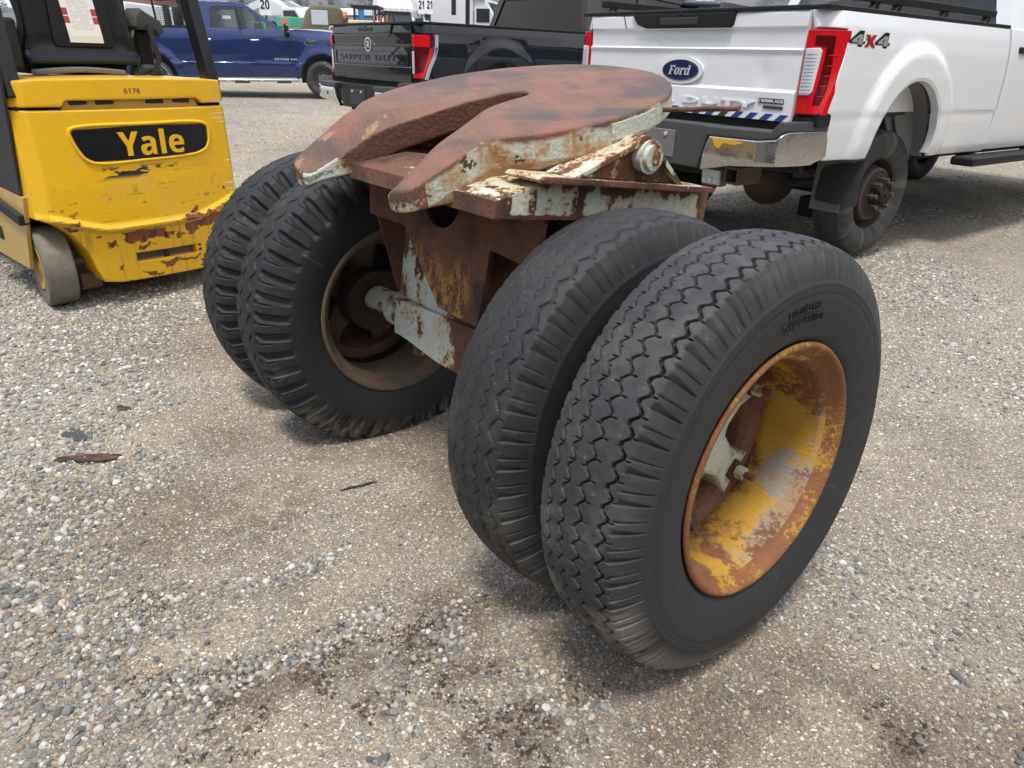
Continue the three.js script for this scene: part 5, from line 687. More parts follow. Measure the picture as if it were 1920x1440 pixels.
  const tyreCol = (x, y, z) => mix3([0.13, 0.115, 0.09], [0.22, 0.20, 0.155], fbm(x * 18, y * 18, z * 18, 4)).map((v) => v * (0.8 + 0.4 * fbm(x * 90, y * 90, z * 90, 2)));
  const sw = sub('steer_wheel', t, 'small solid wheel caked in dried mud'); sw.position.set(0.075, 0.197, -0.215); sw.rotation.y = -0.16; part('tyre', worn(latheX([[-0.062, 0.12], [-0.066, 0.185], [-0.058, 0.194], [0, 0.197], [0.058, 0.194], [0.066, 0.185], [0.062, 0.12]], 60), 0.02, tyreCol), M.steel, sw); part('rim', worn(latheX([[0.055, 0.122], [0.04, 0.11], [0.03, 0.05], [0.05, 0.02], [0.05, 0.001]], 40), 0.03, (x, y, z) => [0.5, 0.36, 0.12]), M.steel, sw); part('rim', worn(latheX([[-0.055, 0.122], [-0.064, 0.11], [-0.05, 0.05], [-0.06, 0.02], [-0.06, 0.001]], 40), 0.03, (x, y, z) => mix3([0.55, 0.40, 0.12], [0.30, 0.12, 0.05], fbm(y * 20, z * 20, 3, 3))), M.steel, sw);
  const sw2 = sub('steer_wheel', t); sw2.position.set(0.95, 0.197, -0.215); part('tyre', worn(latheX([[-0.062, 0.02], [-0.066, 0.185], [0, 0.197], [0.066, 0.185], [0.062, 0.02]], 48), 0.04, tyreCol), M.steel, sw2);
  P('steer_axle', join(at3(rbox(0.8, 0.09, 0.12, 0.01), 0.513, 0.17, -0.22), at3(cyl(0.03, 0.03, 0.14, 16), 0.17, 0.20, -0.2), bar([0.14, 0.22, -0.12], [0.28, 0.225, -0.12], 0.017), at3(rbox(0.10, 0.08, 0.04, 0.01), 0.20, 0.115, -0.12)), M.exhaust); P('wheel_well', at3(rbox(0.3, 0.3, 0.02, 0.01), 0.15, 0.33, -0.42), M.dark);
  for (const x of [0.02, 1.0]) { const w = sub('drive_wheel', t); w.position.set(x, 0.26, -1.62); part('tyre', latheX([[-0.09, 0.05], [-0.09, 0.24], [-0.07, 0.26], [0.07, 0.26], [0.09, 0.24], [0.09, 0.05]], 48), M.tyreFar, w); for (let k = 0; k < 22; k++) { const g = at3(rbox(0.17, 0.014, 0.03, 0.003), 0, 0.263, 0); g.rotateX(k / 22 * 6.2832); part('tread_bar', g, M.tyreFar, w); } }
  // overhead guard
  P('guard_leg', beam([1.002, 1.02, -0.115], [0.945, 2.1, -0.30], 0.062, 0.085, 0.006), M.blackGloss); P('guard_leg', beam([0.030, 0.98, -0.065], [0.085, 2.1, -0.30], 0.062, 0.085, 0.006), M.blackGloss); for (const x of [0.09, 0.94]) P('guard_leg', beam([x, 0.9, -1.45], [x, 2.1, -1.25], 0.06, 0.07, 0.006), M.blackGloss); P('guard_roof', join(...[0.09, 0.94].map((x) => beam([x, 2.1, -0.28], [x, 2.1, -1.28], 0.06, 0.06)), ...[0, 1, 2, 3, 4, 5].map((k) => beam([0.09, 2.1, -0.3 - k * 0.19], [0.94, 2.1, -0.3 - k * 0.19], 0.03, 0.03))), M.blackGloss);
  // seat and levers
  const st = sub('seat', t, 'black seat with a paper notice taped to its back'), shell = ext([[0.205, 1.115], [0.72, 1.118], [0.735, 1.16], [0.705, 1.26], [0.690, 1.42], [0.640, 1.62], [0.50, 1.72], [0.42, 1.72], [0.28, 1.62], [0.235, 1.42], [0.225, 1.26], [0.195, 1.16]], 0.12, 0.03, null, 4);
  part('seat_shell', smooth(shell, 0.03, (x, y, w) => [x, y, -0.43 + w + 0.05 * sst(1.20, 1.12, y) - 0.10 * Math.max(0, y - 1.25) + 0.05 * sst(0.19, 0.27, Math.abs(x - 0.465)) * sst(1.16, 1.24, y)], 40), M.seat, st);
  part('back_recess', smooth(ext([[0.335, 1.222], [0.345, 1.196], [0.605, 1.196], [0.617, 1.222], [0.600, 1.60], [0.355, 1.60]], 0.012, 0.004), 0.05, (x, y, w) => [x, y, -0.309 + w - 0.10 * Math.max(0, y - 1.25)], 40), M.black, st);
  const cv = document.createElement('canvas'); cv.width = 256; cv.height = 512; const cx = cv.getContext('2d'); cx.fillStyle = '#eef0ee'; cx.fillRect(0, 0, 256, 512); cx.fillStyle = '#b9bcc2'; for (let y = 12; y < 430; y += 8) for (let x = 46 + (y % 3) * 4; x < 200;) { const w = 6 + rnd() * 22; if (rnd() > 0.15) cx.fillRect(x, y, w, 3); x += w + 4; } cx.fillStyle = '#b0464a'; for (const [x, y] of [[0, 300], [0, 350], [216, 300], [216, 350]]) cx.fillRect(x, y, 40, 44); const ct = new THREE.CanvasTexture(cv); ct.colorSpace = THREE.SRGBColorSpace;
  const pg = new THREE.PlaneGeometry(0.155, 0.36, 1, 12); const pm = new THREE.Mesh(warp(soup(pg), (x, y, z) => [0.475 + x - y * 0.06, 1.395 + y, -0.295 - 0.10 * Math.max(0, 1.395 + y - 1.25)]), std(1, 1, 1, 0.35, 0, { map: ct })); pm.geometry.computeVertexNormals(); pm.name = 'paper_notice'; pm.userData.label = 'white printed notice with small red panels'; pm.castShadow = pm.receiveShadow = true; st.add(pm);
  for (const f of [-1, 1]) part('side_bolster', smooth(tube([[0.465 + f * 0.255, 1.12, -0.36], [0.465 + f * 0.25, 1.2, -0.35], [0.465 + f * 0.225, 1.3, -0.35], [0.465 + f * 0.235, 1.45, -0.37], [0.465 + f * 0.20, 1.62, -0.40]], 0.026, 24, 10), 0.05), M.blackRough, st);
  part('seat_base', join(at3(rbox(0.44, 0.04, 0.30, 0.01), 0.46, 1.095, -0.5), at3(rbox(0.5, 0.12, 0.5, 0.05, 3), 0.46, 1.13, -0.62)), M.black, st); part('slide_rail', at3(smooth(rbox(0.42, 0.025, 0.05, 0.008), 0.05, (x, y, z) => [x, y + 0.012 * Math.cos(x * 8), z]), 0.42, 1.083, -0.28), M.dirtyGrey, st);
  P('seat_mount', join(at3(rbox(0.10, 0.22, 0.12, 0.02), 0.145, 1.20, -0.36), bar([0.10, 1.10, -0.30], [0.17, 1.30, -0.36], 0.03)), M.blackRough); P('lever_box', worn(ext([[0.735, 1.30], [0.74, 1.345], [0.775, 1.385], [0.80, 1.37], [0.875, 1.33], [0.885, 1.28], [0.86, 1.255], [0.83, 1.285], [0.76, 1.285]], 0.16, 0.012, null, 3), 0.2, null, 40).translate(0, 0, -0.46), M.greyPlastic); P('lever_column', at3(rbox(0.085, 0.20, 0.12, 0.02, 3), 0.80, 1.185, -0.42), M.black); P('hose', tube([[0.79, 1.31, -0.28], [0.81, 1.22, -0.28], [0.822, 1.14, -0.29], [0.80, 1.06, -0.33]], 0.014, 20, 8), M.darkGrey); P('ribbed_hose', tube([[0.70, 1.06, -0.32], [0.73, 1.092, -0.33], [0.80, 1.10, -0.35], [0.86, 1.085, -0.38], [0.88, 1.05, -0.42]], 0.022, 24, 10), M.greyPlastic); for (let k = 0; k < 7; k++) { const a = k / 6; P('hose_ring', at3(only(soup(new THREE.TorusGeometry(0.0225, 0.004, 6, 16))), mix(0.72, 0.86, a), 1.092 + 0.010 * Math.sin(a * 3.14), mix(-0.325, -0.38, a), 0, 1.2, 0), M.ink); }
  P('cable', tube([[0.74, 1.28, -0.34], [0.71, 1.2, -0.33], [0.735, 1.12, -0.33], [0.70, 1.07, -0.35]], 0.007, 20, 6), M.dirtyGrey); P('rear_post', beam([0.72, 1.05, -1.1], [0.72, 1.75, -1.15], 0.05, 0.05), M.black);
}
// ---------------------------------------------------------------- blue pickup: x forward, y up, z towards us
{
  const k = 1.165, A = new THREE.Vector3(-13.2119, 0.3958, -5.8279), p = EYE.clone().addScaledVector(A.clone().sub(EYE), k), t = thing('blue_pickup', 'metallic blue crew cab pickup parked side on beyond the forklift', 'pickup truck', [p.x, p.y, p.z], 1.1543); t.rotation.z = 0.0172; t.rotation.order = 'YZX'; t.scale.setScalar(k);
  const P = (n, g, m, l) => part(n, g, m, t, l), arcs = (cx, r, a0, a1) => { const o = []; for (let i = 0; i <= 16; i++) { const a = mix(a0, a1, i / 16); o.push([cx + r * Math.cos(a), 0.386 + r * Math.sin(a)]); } return o; };
  const body = [[-4.22, 0.46], [-4.24, 1.225], [-2.36, 1.243], [-0.62, 1.232], [-0.42, 1.268], [0.05, 1.245], [0.45, 1.205], [0.80, 1.10], [0.86, 0.75], [0.82, 0.46], ...arcs(0.03, 0.435, -0.05, 3.10), [-0.47, 0.375], [-2.68, 0.375], ...arcs(-3.16, 0.435, -0.05, 3.10)];
  const bz = (x, y) => 0.02 * Math.sin(clamp((y - 0.4) / 0.85) * 3.1) + 0.018 * sst(0.665, 0.64, y) - 0.05 * sst(1.05, 1.25, y) * sst(-0.6, 0.4, x) - 0.02 * sst(1.1, 1.25, y) + 0.03 * sst(0.60, 0.45, Math.hypot(x - 0.03, y - 0.386)) + 0.03 * sst(0.60, 0.45, Math.hypot(x + 3.16, y - 0.386)) - 0.25 * sst(0.4, 0.86, x);
  for (const f of [1, -1]) { const g = smooth(ext(body, 0.04, 0.006), 0.07, (x, y, w) => [x, y, bz(x, y) - 0.04 + w], 32); if (f < 0) { g.rotateY(Math.PI); g.translate(0, 0, -1.72); g.scale(-1, 1, 1); const ia = g.attributes; for (const a of [ia.position, ia.normal, ia.uv]) for (let i = 0; i < a.count; i += 3) for (let c = 0; c < a.itemSize; c++) { const q = a.array[(i + 1) * a.itemSize + c]; a.array[(i + 1) * a.itemSize + c] = a.array[(i + 2) * a.itemSize + c]; a.array[(i + 2) * a.itemSize + c] = q; } } P('body_side', g, M.bluePaint); }
  const gz = (y) => -0.02 - 0.30 * (y - 1.23); const gh = ext([[-2.33, 1.232], [-2.30, 1.64], [-2.15, 1.725], [-1.6, 1.735], [-1.38, 1.70], [-1.0, 1.46], [-0.63, 1.215]], 0.03, 0.003, [[[-2.02, 1.262], [-2.0, 1.60], [-1.93, 1.645], [-1.55, 1.645], [-1.50, 1.262]], [[-1.42, 1.255], [-1.475, 1.645], [-1.36, 1.63], [-1.05, 1.43], [-0.80, 1.25], [-0.9, 1.235]]]);
  P('cab_side', smooth(gh, 0.1, (x, y, w) => [x, y, gz(y) - 0.03 + w], 32), M.bluePaint); P('cab_side', smooth(gh.clone(), 0.1, (x, y, w) => [x, y, -1.70 - gz(y) + w], 32), M.bluePaint);
  for (const w of [[[-2.03, 1.25], [-2.01, 1.655], [-1.52, 1.655], [-1.49, 1.25]], [[-1.41, 1.245], [-1.48, 1.655], [-1.34, 1.635], [-0.78, 1.24]]]) { P('side_window', smooth(ext(w, 0.004), 0.2, (x, y, z) => [x, y, gz(y) - 0.018 + z]), M.glass); P('side_window', smooth(ext(w, 0.004), 0.2, (x, y, z) => [x, y, -1.70 - gz(y) + 0.012 + z]), M.glass); }
  for (const w of [[[-1.50, 1.235], [-1.555, 1.655], [-1.48, 1.655], [-1.42, 1.235]]]) P('door_pillar', smooth(ext(w, 0.006), 0.2, (x, y, z) => [x, y, gz(y) + 0.002 + z]), M.black);
  P('roof', smooth(at3(rbox(0.95, 0.03, 1.40, 0.012), -1.78, 1.735, -0.86), 0.1, (x, y, z) => [x, y - 0.05 * ((z + 0.86) / 0.7) ** 2 - 0.06 * ((x + 1.78) / 0.5) ** 2, z]), M.bluePaint); P('windscreen', smooth(ext([[-0.68, 0], [0.68, 0], [0.56, 1], [-0.56, 1]], 0.004), 0.2, (x, y, w) => [-0.62 - 0.76 * y + w, 1.225 + 0.49 * y, -0.86 + x]), M.glass); P('hood', smooth(at3(rbox(1.42, 0.04, 1.5, 0.015), 0.1, 1.24, -0.86), 0.1, (x, y, z) => [x, y + 0.03 - 0.03 * sst(-0.6, 0.8, x) * 4 * sst(0, 0.9, x) - 0.05 * ((z + 0.86) / 0.75) ** 2, z]), M.bluePaint);
  P('cab_back', at3(rbox(0.03, 0.95, 1.55, 0.01), -2.32, 1.2, -0.86), M.bluePaint); P('bed_floor', at3(rbox(1.9, 0.04, 1.6, 0.01), -3.28, 0.85, -0.86), M.darkGrey); P('tailgate', at3(rbox(0.05, 0.68, 1.62, 0.01), -4.22, 0.90, -0.86), M.bluePaint); P('front_end', at3(rbox(0.08, 0.60, 1.3, 0.03), 0.84, 0.85, -0.86), M.darkGrey); P('cab_floor', at3(rbox(1.9, 0.04, 1.6, 0.01), -1.4, 0.55, -0.86), M.dark); for (const [x, z] of [[-1.95, -0.5], [-1.95, -1.2], [-1.15, -0.5], [-1.15, -1.2]]) P('seat', join(at3(rbox(0.14, 0.6, 0.45, 0.05, 3), x, 1.1, z), at3(rbox(0.09, 0.14, 0.25, 0.04, 3), x, 1.47, z)), M.darkGrey); P('dashboard', at3(rbox(0.3, 0.2, 1.4, 0.06, 3), -0.62, 1.16, -0.86), M.black); P('steering_wheel', at3(only(soup(new THREE.TorusGeometry(0.17, 0.016, 8, 28))), -0.85, 1.24, -0.5, 0, 1.2, 0), M.black);
  const bt = roadTyre(0.352, 0.24, 0.215, 40, 300); for (const [x, z, r] of [[0.03, -0.10, 0], [-3.16, -0.10, 0], [0.03, -1.62, Math.PI], [-3.16, -1.62, Math.PI]]) { const w = sub('wheel', t, z > -1 ? 'wheel with black steel rim and white tyre lettering' : undefined); w.position.set(x, 0.352, z); w.rotation.y = r - Math.PI / 2; part('tyre', bt, M.rubber, w); part('rim', latheX([[0.085, 0.205], [0.095, 0.222], [0.07, 0.205], [0.055, 0.16], [0.06, 0.10], [0.07, 0.08], [0.075, 0.001]], 40), M.darkGrey, w); for (let i = 0; i < 12; i++) { const g = at3(cylX(0.014, 0.012, 10), 0.060, 0.165, 0); g.rotateX(i / 12 * 6.283); part('rim_hole', g, M.ink, w); } for (let i = 0; i < 6; i++) { const g = at3(cylX(0.016, 0.02, 8), 0.078, 0.068, 0); g.rotateX(i / 6 * 6.283); part('lug_nut', g, M.badge, w); } if (z > -1) part('tyre_lettering', warp(letters('WRANGLER', 0.30, 0.028, sans, 0.003), (X, y, Z) => { const a = 2.4 + X / 0.275, q = 0.258 + y; return [0.1195 + Z, q * Math.sin(a), q * Math.cos(a)]; }), M.signWhite, w); }
  for (const [cx] of [[0.03], [-3.16]]) { const o = []; for (let i = 0; i <= 20; i++) { const a = mix(-0.06, 3.2, i / 20); o.push([cx + 0.445 * Math.cos(a), 0.386 + 0.445 * Math.sin(a)]); } for (let i = 20; i >= 0; i--) { const a = mix(-0.06, 3.2, i / 20); o.push([cx + 0.405 * Math.cos(a), 0.386 + 0.405 * Math.sin(a)]); } P('wheel_arch', uvd(crease(ext(o, 0.22), 40)).translate(0, 0, -0.205), M.dark); P('inner_arch', at3(rbox(0.86, 0.7, 0.02, 0.005), cx, 0.62, -0.30), M.dark); }
  P('running_board', at3(rbox(2.55, 0.055, 0.10, 0.02, 3), -1.72, 0.325, 0.10), M.chrome); for (const x of [-2.4, -1.55, -0.75]) P('board_step', at3(rbox(0.28, 0.05, 0.12, 0.015), x, 0.302, 0.11), M.darkGrey); P('mud_flap', at3(rbox(0.06, 0.22, 0.10, 0.02), -0.47, 0.46, -0.03), M.greyPlastic); P('frame', at3(rbox(3.8, 0.12, 0.9, 0.02), -1.6, 0.42, -0.86), M.dark);
  for (const x of [-1.22, -2.12]) P('door_handle', at3(rbox(0.17, 0.03, 0.03, 0.01), x, 1.055, 0.005), M.chrome); for (const pth of [[[-1.50, 1.22], [-1.40, 1.05], [-1.355, 0.85], [-1.345, 0.42]], [[-0.52, 1.20], [-0.40, 1.0], [-0.37, 0.8], [-0.40, 0.45]], [[-2.345, 1.23], [-2.28, 1.1], [-2.22, 0.7], [-2.08, 0.52], [-2.0, 0.42]]]) P('door_seam', tube(pth.map(([x, y]) => [x, y, bz(x, y) + 0.0015]), 0.006, 20, 6), M.ink);
  P('mirror', join(at3(rbox(0.10, 0.20, 0.20, 0.03, 3), -0.60, 1.26, 0.12), at3(rbox(0.06, 0.05, 0.18, 0.01), -0.62, 1.19, 0.04)), M.black); P('mirror_lamp', at3(rbox(0.05, 0.13, 0.02, 0.01), -0.575, 1.27, 0.225), M.chrome); P('side_vent', uvd(crease(ext([[-0.27, 1.06], [-0.30, 1.0], [-0.25, 0.975], [-0.10, 0.98], [-0.06, 1.02], [-0.08, 1.07], [-0.22, 1.085]], 0.016, 0.004), 30)).translate(0, 0, 0.005), M.chrome); P('vent_grille', uvd(crease(ext([[-0.25, 1.055], [-0.27, 1.01], [-0.24, 0.99], [-0.11, 0.995], [-0.085, 1.02], [-0.10, 1.06], [-0.2, 1.07]], 0.006, 0.001), 30)).translate(0, 0, 0.018), M.darkGrey); P('vent_blade', at3(rbox(0.11, 0.018, 0.008, 0.003), -0.15, 1.04, 0.026), M.chrome);
  P('door_lettering', letters('TITAN XD', 0.44, 0.036, sans, 0.006).translate(-0.68, 0.70, 0.028), M.badge); P('window_sticker', at3(rbox(0.15, 0.06, 0.003, 0.001), -1.70, 1.45, gz(1.45) + 0.006, 0.25), M.signWhite);
  // black rack and mesh behind the cab
  const rk = sub('cab_rack', t, 'black rack with wire mesh behind the cab'); part('rack_frame', join(beam([-2.40, 1.24, -0.03], [-2.55, 1.74, -0.12], 0.06, 0.06), beam([-2.40, 1.24, -1.68], [-2.55, 1.74, -1.6], 0.06, 0.06), beam([-2.55, 1.74, -0.1], [-2.55, 1.74, -1.6], 0.05, 0.05), beam([-2.95, 1.255, -0.05], [-2.38, 1.265, -0.05], 0.05, 0.04), beam([-2.96, 1.25, -0.05], [-3.0, 1.75, -0.06], 0.04, 0.04), beam([-3.0, 1.72, -0.06], [-2.55, 1.74, -0.1], 0.04, 0.04)), M.black, rk); const ms = []; for (let i = 0; i < 12; i++) ms.push(bar([-2.93, 1.29 + i * 0.037, -0.06], [-2.50, 1.29 + i * 0.037, -0.08], 0.004, 5), bar([-2.92 + i * 0.037, 1.27, -0.06], [-2.94 + i * 0.037, 1.72, -0.07], 0.003, 5)); part('wire_mesh', join(...ms), M.black, rk); part('rack_load', join(at3(rbox(0.14, 0.36, 0.4, 0.05, 3), -2.62, 1.46, -0.4), at3(rbox(0.10, 0.42, 0.3, 0.04, 3), -2.83, 1.47, -0.5)), M.greyPlastic, rk);
}
// ---------------------------------------------------------------- far vehicles, sheds and trees across the yard
const onGround = (px, d) => { const p = at(px, 100, d); return [p.x, ground(p.x, p.z), p.z]; };
const towards = (turn) => YAW + turn;   // 0: the thing's +z faces away from us, pi: it faces us
function semi(px, d, turn, m, label, o = {}) { // x forward, z to its side
  const t = thing('semi_truck', label, 'semi truck', onGround(px, d), YAW + turn), P = (n, g, mm, p = t) => part(n, g, mm, p), W = 2.4;
  P('sleeper', smooth(ext([[-2.3, 1.1], [-2.3, 3.85], [-2.1, 4.0], [-1.1, 4.0], [-0.5, 3.85], [0.1, 3.45], [0.35, 3.05], [-0.2, 3.0], [-0.2, 1.1]], W, 0.12, null, 3), 0.5, (x, y, w) => [x, y, (w - W / 2) * (1 - 0.12 * sst(3.0, 4.0, y))], 35), m); P('cab', smooth(ext([[-0.2, 1.0], [-0.2, 3.05], [0.35, 3.08], [1.0, 2.15], [1.0, 1.0]], W - 0.2, 0.08, null, 3), 0.5, (x, y, w) => [x, y, w - W / 2 + 0.1], 35), m); P('hood', smooth(ext([[1.0, 0.7], [1.0, 2.1], [2.4, 1.8], [2.65, 1.45], [2.65, 0.6]], W - 0.3, 0.12, null, 3), 0.5, (x, y, w) => [x, y, (w - W / 2 + 0.15) * (1 - 0.08 * (x - 1))], 35), m);
  P('windscreen', smooth(ext([[-0.95, 0], [0.95, 0], [0.88, 1], [-0.88, 1]], 0.02), 2, (x, y, w) => [1.09 - 0.60 * y + w, 2.18 + 0.80 * y, x]), M.blackGloss); P('visor', smooth(at3(rbox(0.35, 0.06, 2.2, 0.02), 0.60, 3.12, 0), 1), m); for (const f of [1, -1]) { P('side_window', at3(rbox(0.62, 0.55, 0.02, 0.008), 0.25, 2.45, f * (W / 2 - 0.088)), M.blackGloss); P('sleeper_window', at3(rbox(0.22, 0.72, 0.03, 0.1, 4), -1.1, 2.8, f * (W / 2 + 0.001)), M.blackGloss); P('window_trim', at3(rbox(0.42, 0.95, 0.02, 0.08, 3), -1.1, 2.8, f * (W / 2 - 0.004)), m); P('mirror', join(at3(rbox(0.14, 0.62, 0.28, 0.04, 3), 0.95, 2.35, f * (W / 2 + 0.30)), bar([0.9, 2.4, f * 1.1], [0.95, 2.3, f * (W / 2 + 0.3)], 0.03)), M.black); P('door_seam', at3(rbox(0.02, 1.5, 0.012, 0.003), -0.18, 1.9, f * (W / 2 - 0.09)), M.darkGrey); for (const x of [-1.6, -2.9, 2.0]) P('wheel', at3(cyl(0.5, 0.5, 0.35, 28).rotateX(Math.PI / 2), x, 0.5, f * 0.95), M.tyreFar); }
  for (let k = 0; k < 5; k++) P('marker_lamp', at3(rbox(0.06, 0.04, 0.10, 0.01), 0.42, 3.175, -0.7 + k * 0.35), M.orange); P('frame', at3(rbox(5.6, 0.25, 0.9, 0.02), -0.6, 0.8, 0), M.dark); P('grille', at3(rbox(0.05, 0.7, 1.0, 0.02), 2.66, 1.05, 0), M.darkGrey); return t;
}
semi(744, 52, 1.9, M.whiteFar, 'white semi truck with tall sleeper roof just right of the loader cab');
semi(816, 54, 2.0, M.whiteFar, 'white semi truck behind the two number 21 boards');
semi(908, 37, 2.9, M.whiteFar, 'nearest white semi truck beside the dark post, oval sleeper window');
semi(862, 66, 2.1, M.redPaint, 'red semi truck far behind the white panel van');
function numberBoard(px, d, y, txt, label, w = 0.62, h = 0.85) { const b = onGround(px, d), t = thing('number_board', label, 'sign', b, YAW + Math.PI); const yy = at(px, y, d).y - b[1]; part('board', at3(rbox(w, h, 0.03, 0.004), 0, yy, 0), M.signWhite, t); part('numerals', letters(txt, w * 0.78, h * 0.52, sans, 0.012).translate(0, yy - h * 0.16, 0.014), M.ink, t); part('post', at3(rbox(0.06, yy + h * 0.4, 0.05, 0.005), 0, (yy + h * 0.4) / 2, -0.05), M.darkGrey, t); }
numberBoard(506, 28, 12, '20', 'white board with black number 20 above the blue pickup', 0.42, 0.56); numberBoard(792, 30, 12, '21', 'left white board with black number 21', 0.26, 0.52); numberBoard(807, 30, 12, '21', 'right white board with black number 21', 0.26, 0.52);
{ const b = onGround(876.5, 22), t = thing('dark_post', 'tall dark post standing left of the nearest white semi truck', 'post', b, YAW); part('shaft', at3(rbox(0.115, 4.2, 0.115, 0.01), 0, 2.1, 0), M.black, t); part('foot', at3(rbox(0.3, 0.03, 0.3, 0.005), 0, 0.016, 0), M.black, t); }
function van(px, d, turn, label, m = M.whiteFar) { const t = thing('panel_van', label, 'van', onGround(px, d), YAW + turn), W = 1.9; part('body', smooth(ext([[-2.6, 0.45], [-2.6, 2.15], [-2.4, 2.25], [1.0, 2.25], [1.7, 1.55], [2.6, 1.25], [2.7, 0.5]], W, 0.1, null, 3), 0.5, (x, y, w) => [x, y, (w - W / 2) * (1 - 0.1 * sst(1.3, 2.2, y))], 35), m, t); for (const f of [1, -1]) { part('side_window', at3(ext([[0.55, 1.5], [0.55, 2.0], [0.95, 2.0], [1.45, 1.5]], 0.02), 0, 0, f * 0.9 - 0.01), M.blackGloss, t); for (const x of [-1.7, 1.75]) part('wheel', at3(cyl(0.36, 0.36, 0.22, 26).rotateX(Math.PI / 2), x, 0.36, f * 0.84), M.tyreFar, t); part('tail_lamp', at3(rbox(0.06, 0.40, 0.12, 0.02), -2.6, 1.55, f * 0.84), M.redLens, t); } part('rear_window', at3(rbox(0.02, 0.55, 1.3, 0.005), -2.604, 1.75, 0), M.blackGloss, t); part('windscreen', smooth(ext([[-0.8, 0], [0.8, 0], [0.7, 1], [-0.7, 1]], 0.02), 2, (x, y, w) => [1.73 - 0.62 * y + w, 1.58 + 0.6 * y, x]), M.blackGloss, t); return t; }
van(842, 40, 0.9, 'white panel van in front of the red semi truck'); van(272, 34, -1.9, 'white van seen past the right side of the forklift seat'); van(545, 60, -1.2, 'distant white van below the green crane body'); van(240, 30, 1.5, 'white van partly hidden behind the forklift seat');
{ // green crane truck
  const t = thing('crane_truck', 'green and white crane truck with a red boom head', 'crane truck', onGround(552, 46), YAW + 2.6), P = (n, g, m) => part(n, g, m, t); P('cab', smooth(ext([[-0.9, 1.0], [-0.9, 2.75], [0.3, 2.75], [0.9, 1.9], [0.9, 1.0]], 2.2, 0.1), 1, (x, y, w) => [x + 1.3, y, w - 1.1]), M.whiteFar); P('cab_window', at3(ext([[0.6, 2.0], [0.6, 2.6], [1.5, 2.6], [2.0, 2.0]], 0.02), 0, 0, 1.105), M.blackGloss); P('fairing', smooth(ext([[-1.2, 2.3], [-1.2, 3.1], [-0.6, 3.2], [0.6, 2.75], [0.9, 2.3]], 1.6, 0.1), 1, (x, y, w) => [x, y, w - 0.8]), M.whiteFar); P('counter_box', at3(rbox(1.1, 0.5, 1.2, 0.05), 1.5, 2.0, 1.4), M.green); P('deck_box', at3(rbox(1.6, 0.6, 2.2, 0.05), -1.2, 1.75, 0), M.green); P('boom', beam([-3.2, 2.8, 0], [1.0, 3.9, 0], 0.4, 0.5), M.whiteFar); P('boom_head', at3(cylX(0.35, 1.1, 20), 0.6, 3.55, 0.3), M.red); P('box_mark', at3(rbox(0.5, 0.25, 0.02, 0.005), 1.6, 2.02, 2.003), M.orange); P('chassis', at3(rbox(6.4, 0.5, 2.2, 0.05), -0.5, 0.95, 0), M.darkGrey); for (const x of [-2.8, -1.6, 1.7]) for (const f of [1, -1]) P('wheel', at3(cyl(0.5, 0.5, 0.35, 26).rotateX(Math.PI / 2), x, 0.5, f * 0.95), M.tyreFar);
}
{ // old army lorry
  const t = thing('army_truck', 'old olive drab lorry with round cab and rusty flat bed', 'truck', onGround(607, 34), YAW + 0.3), P = (n, g, m) => part(n, g, m, t), W = 1.9; P('cab', smooth(ext([[-0.7, 0.7], [-0.7, 1.95], [-0.55, 2.12], [0.3, 2.12], [0.5, 1.95], [0.7, 1.45], [0.7, 0.7]], W, 0.12, null, 3), 1, (x, y, w) => [x, y, w - W / 2]), M.olive); P('hood', smooth(ext([[0.7, 0.7], [0.7, 1.42], [1.7, 1.32], [1.85, 1.15], [1.85, 0.7]], 1.2, 0.1, null, 3), 1, (x, y, w) => [x, y, w - 0.6]), M.olive); for (const f of [1, -1]) { P('window', at3(rbox(0.55, 0.45, 0.03, 0.01), 0.1, 1.72, f * (W / 2 + 0.001)), M.palegrey); P('window_frame', at3(rbox(0.65, 0.55, 0.02, 0.01), 0.1, 1.72, f * (W / 2 - 0.003)), M.olive); P('door_patch', at3(rbox(0.5, 0.3, 0.02, 0.01), 0.15, 1.15, f * (W / 2 + 0.001)), M.red); P('fender', smooth(ext([[0.9, 0.7], [1.0, 1.0], [1.4, 1.1], [1.85, 0.9], [1.95, 0.7]], 0.4, 0.05), 1, (x, y, w) => [x, y, f * 0.75 + w - 0.2]), M.olive); for (const x of [1.4, -1.9, -2.8]) P('wheel', at3(cyl(0.48, 0.48, 0.3, 26).rotateX(Math.PI / 2), x, 0.48, f * 0.8), M.tyreFar); } P('rear_window', at3(rbox(0.03, 0.30, 0.6, 0.01), -0.701, 1.75, 0.3), M.whiteFar); P('flat_bed', at3(rbox(3.4, 0.18, 2.2, 0.02), -2.6, 1.1, 0), M.rustFar); P('side_rail', join(at3(rbox(3.4, 0.12, 0.06, 0.01), -2.6, 1.65, 1.05), ...[0, 1, 2, 3].map((k) => at3(rbox(0.06, 0.55, 0.06, 0.01), -1.0 - k * 1.05, 1.4, 1.05))), M.rustFar);
  t.scale.setScalar(1.2); const r = thing('hose_reel', 'orange hose reel on the rusty bed of the army lorry', 'hose reel', onGround(645, 36), YAW + 0.2), y0 = at(645, 33, 36).y - r.position.y; part('drum', at3(cylX(0.24, 0.42, 26), 0, y0, 0), M.orange, r); for (const x of [-0.22, 0.22]) part('reel_disc', at3(cylX(0.31, 0.02, 26), x, y0, 0), M.rustFar, r); part('reel_stand', join(at3(rbox(0.06, y0 - 1.2, 0.4, 0.01), 0.26, (y0 + 1.2) / 2, 0), at3(rbox(0.06, y0 - 1.2, 0.4, 0.01), -0.26, (y0 + 1.2) / 2, 0)), M.rustFar, r);
}
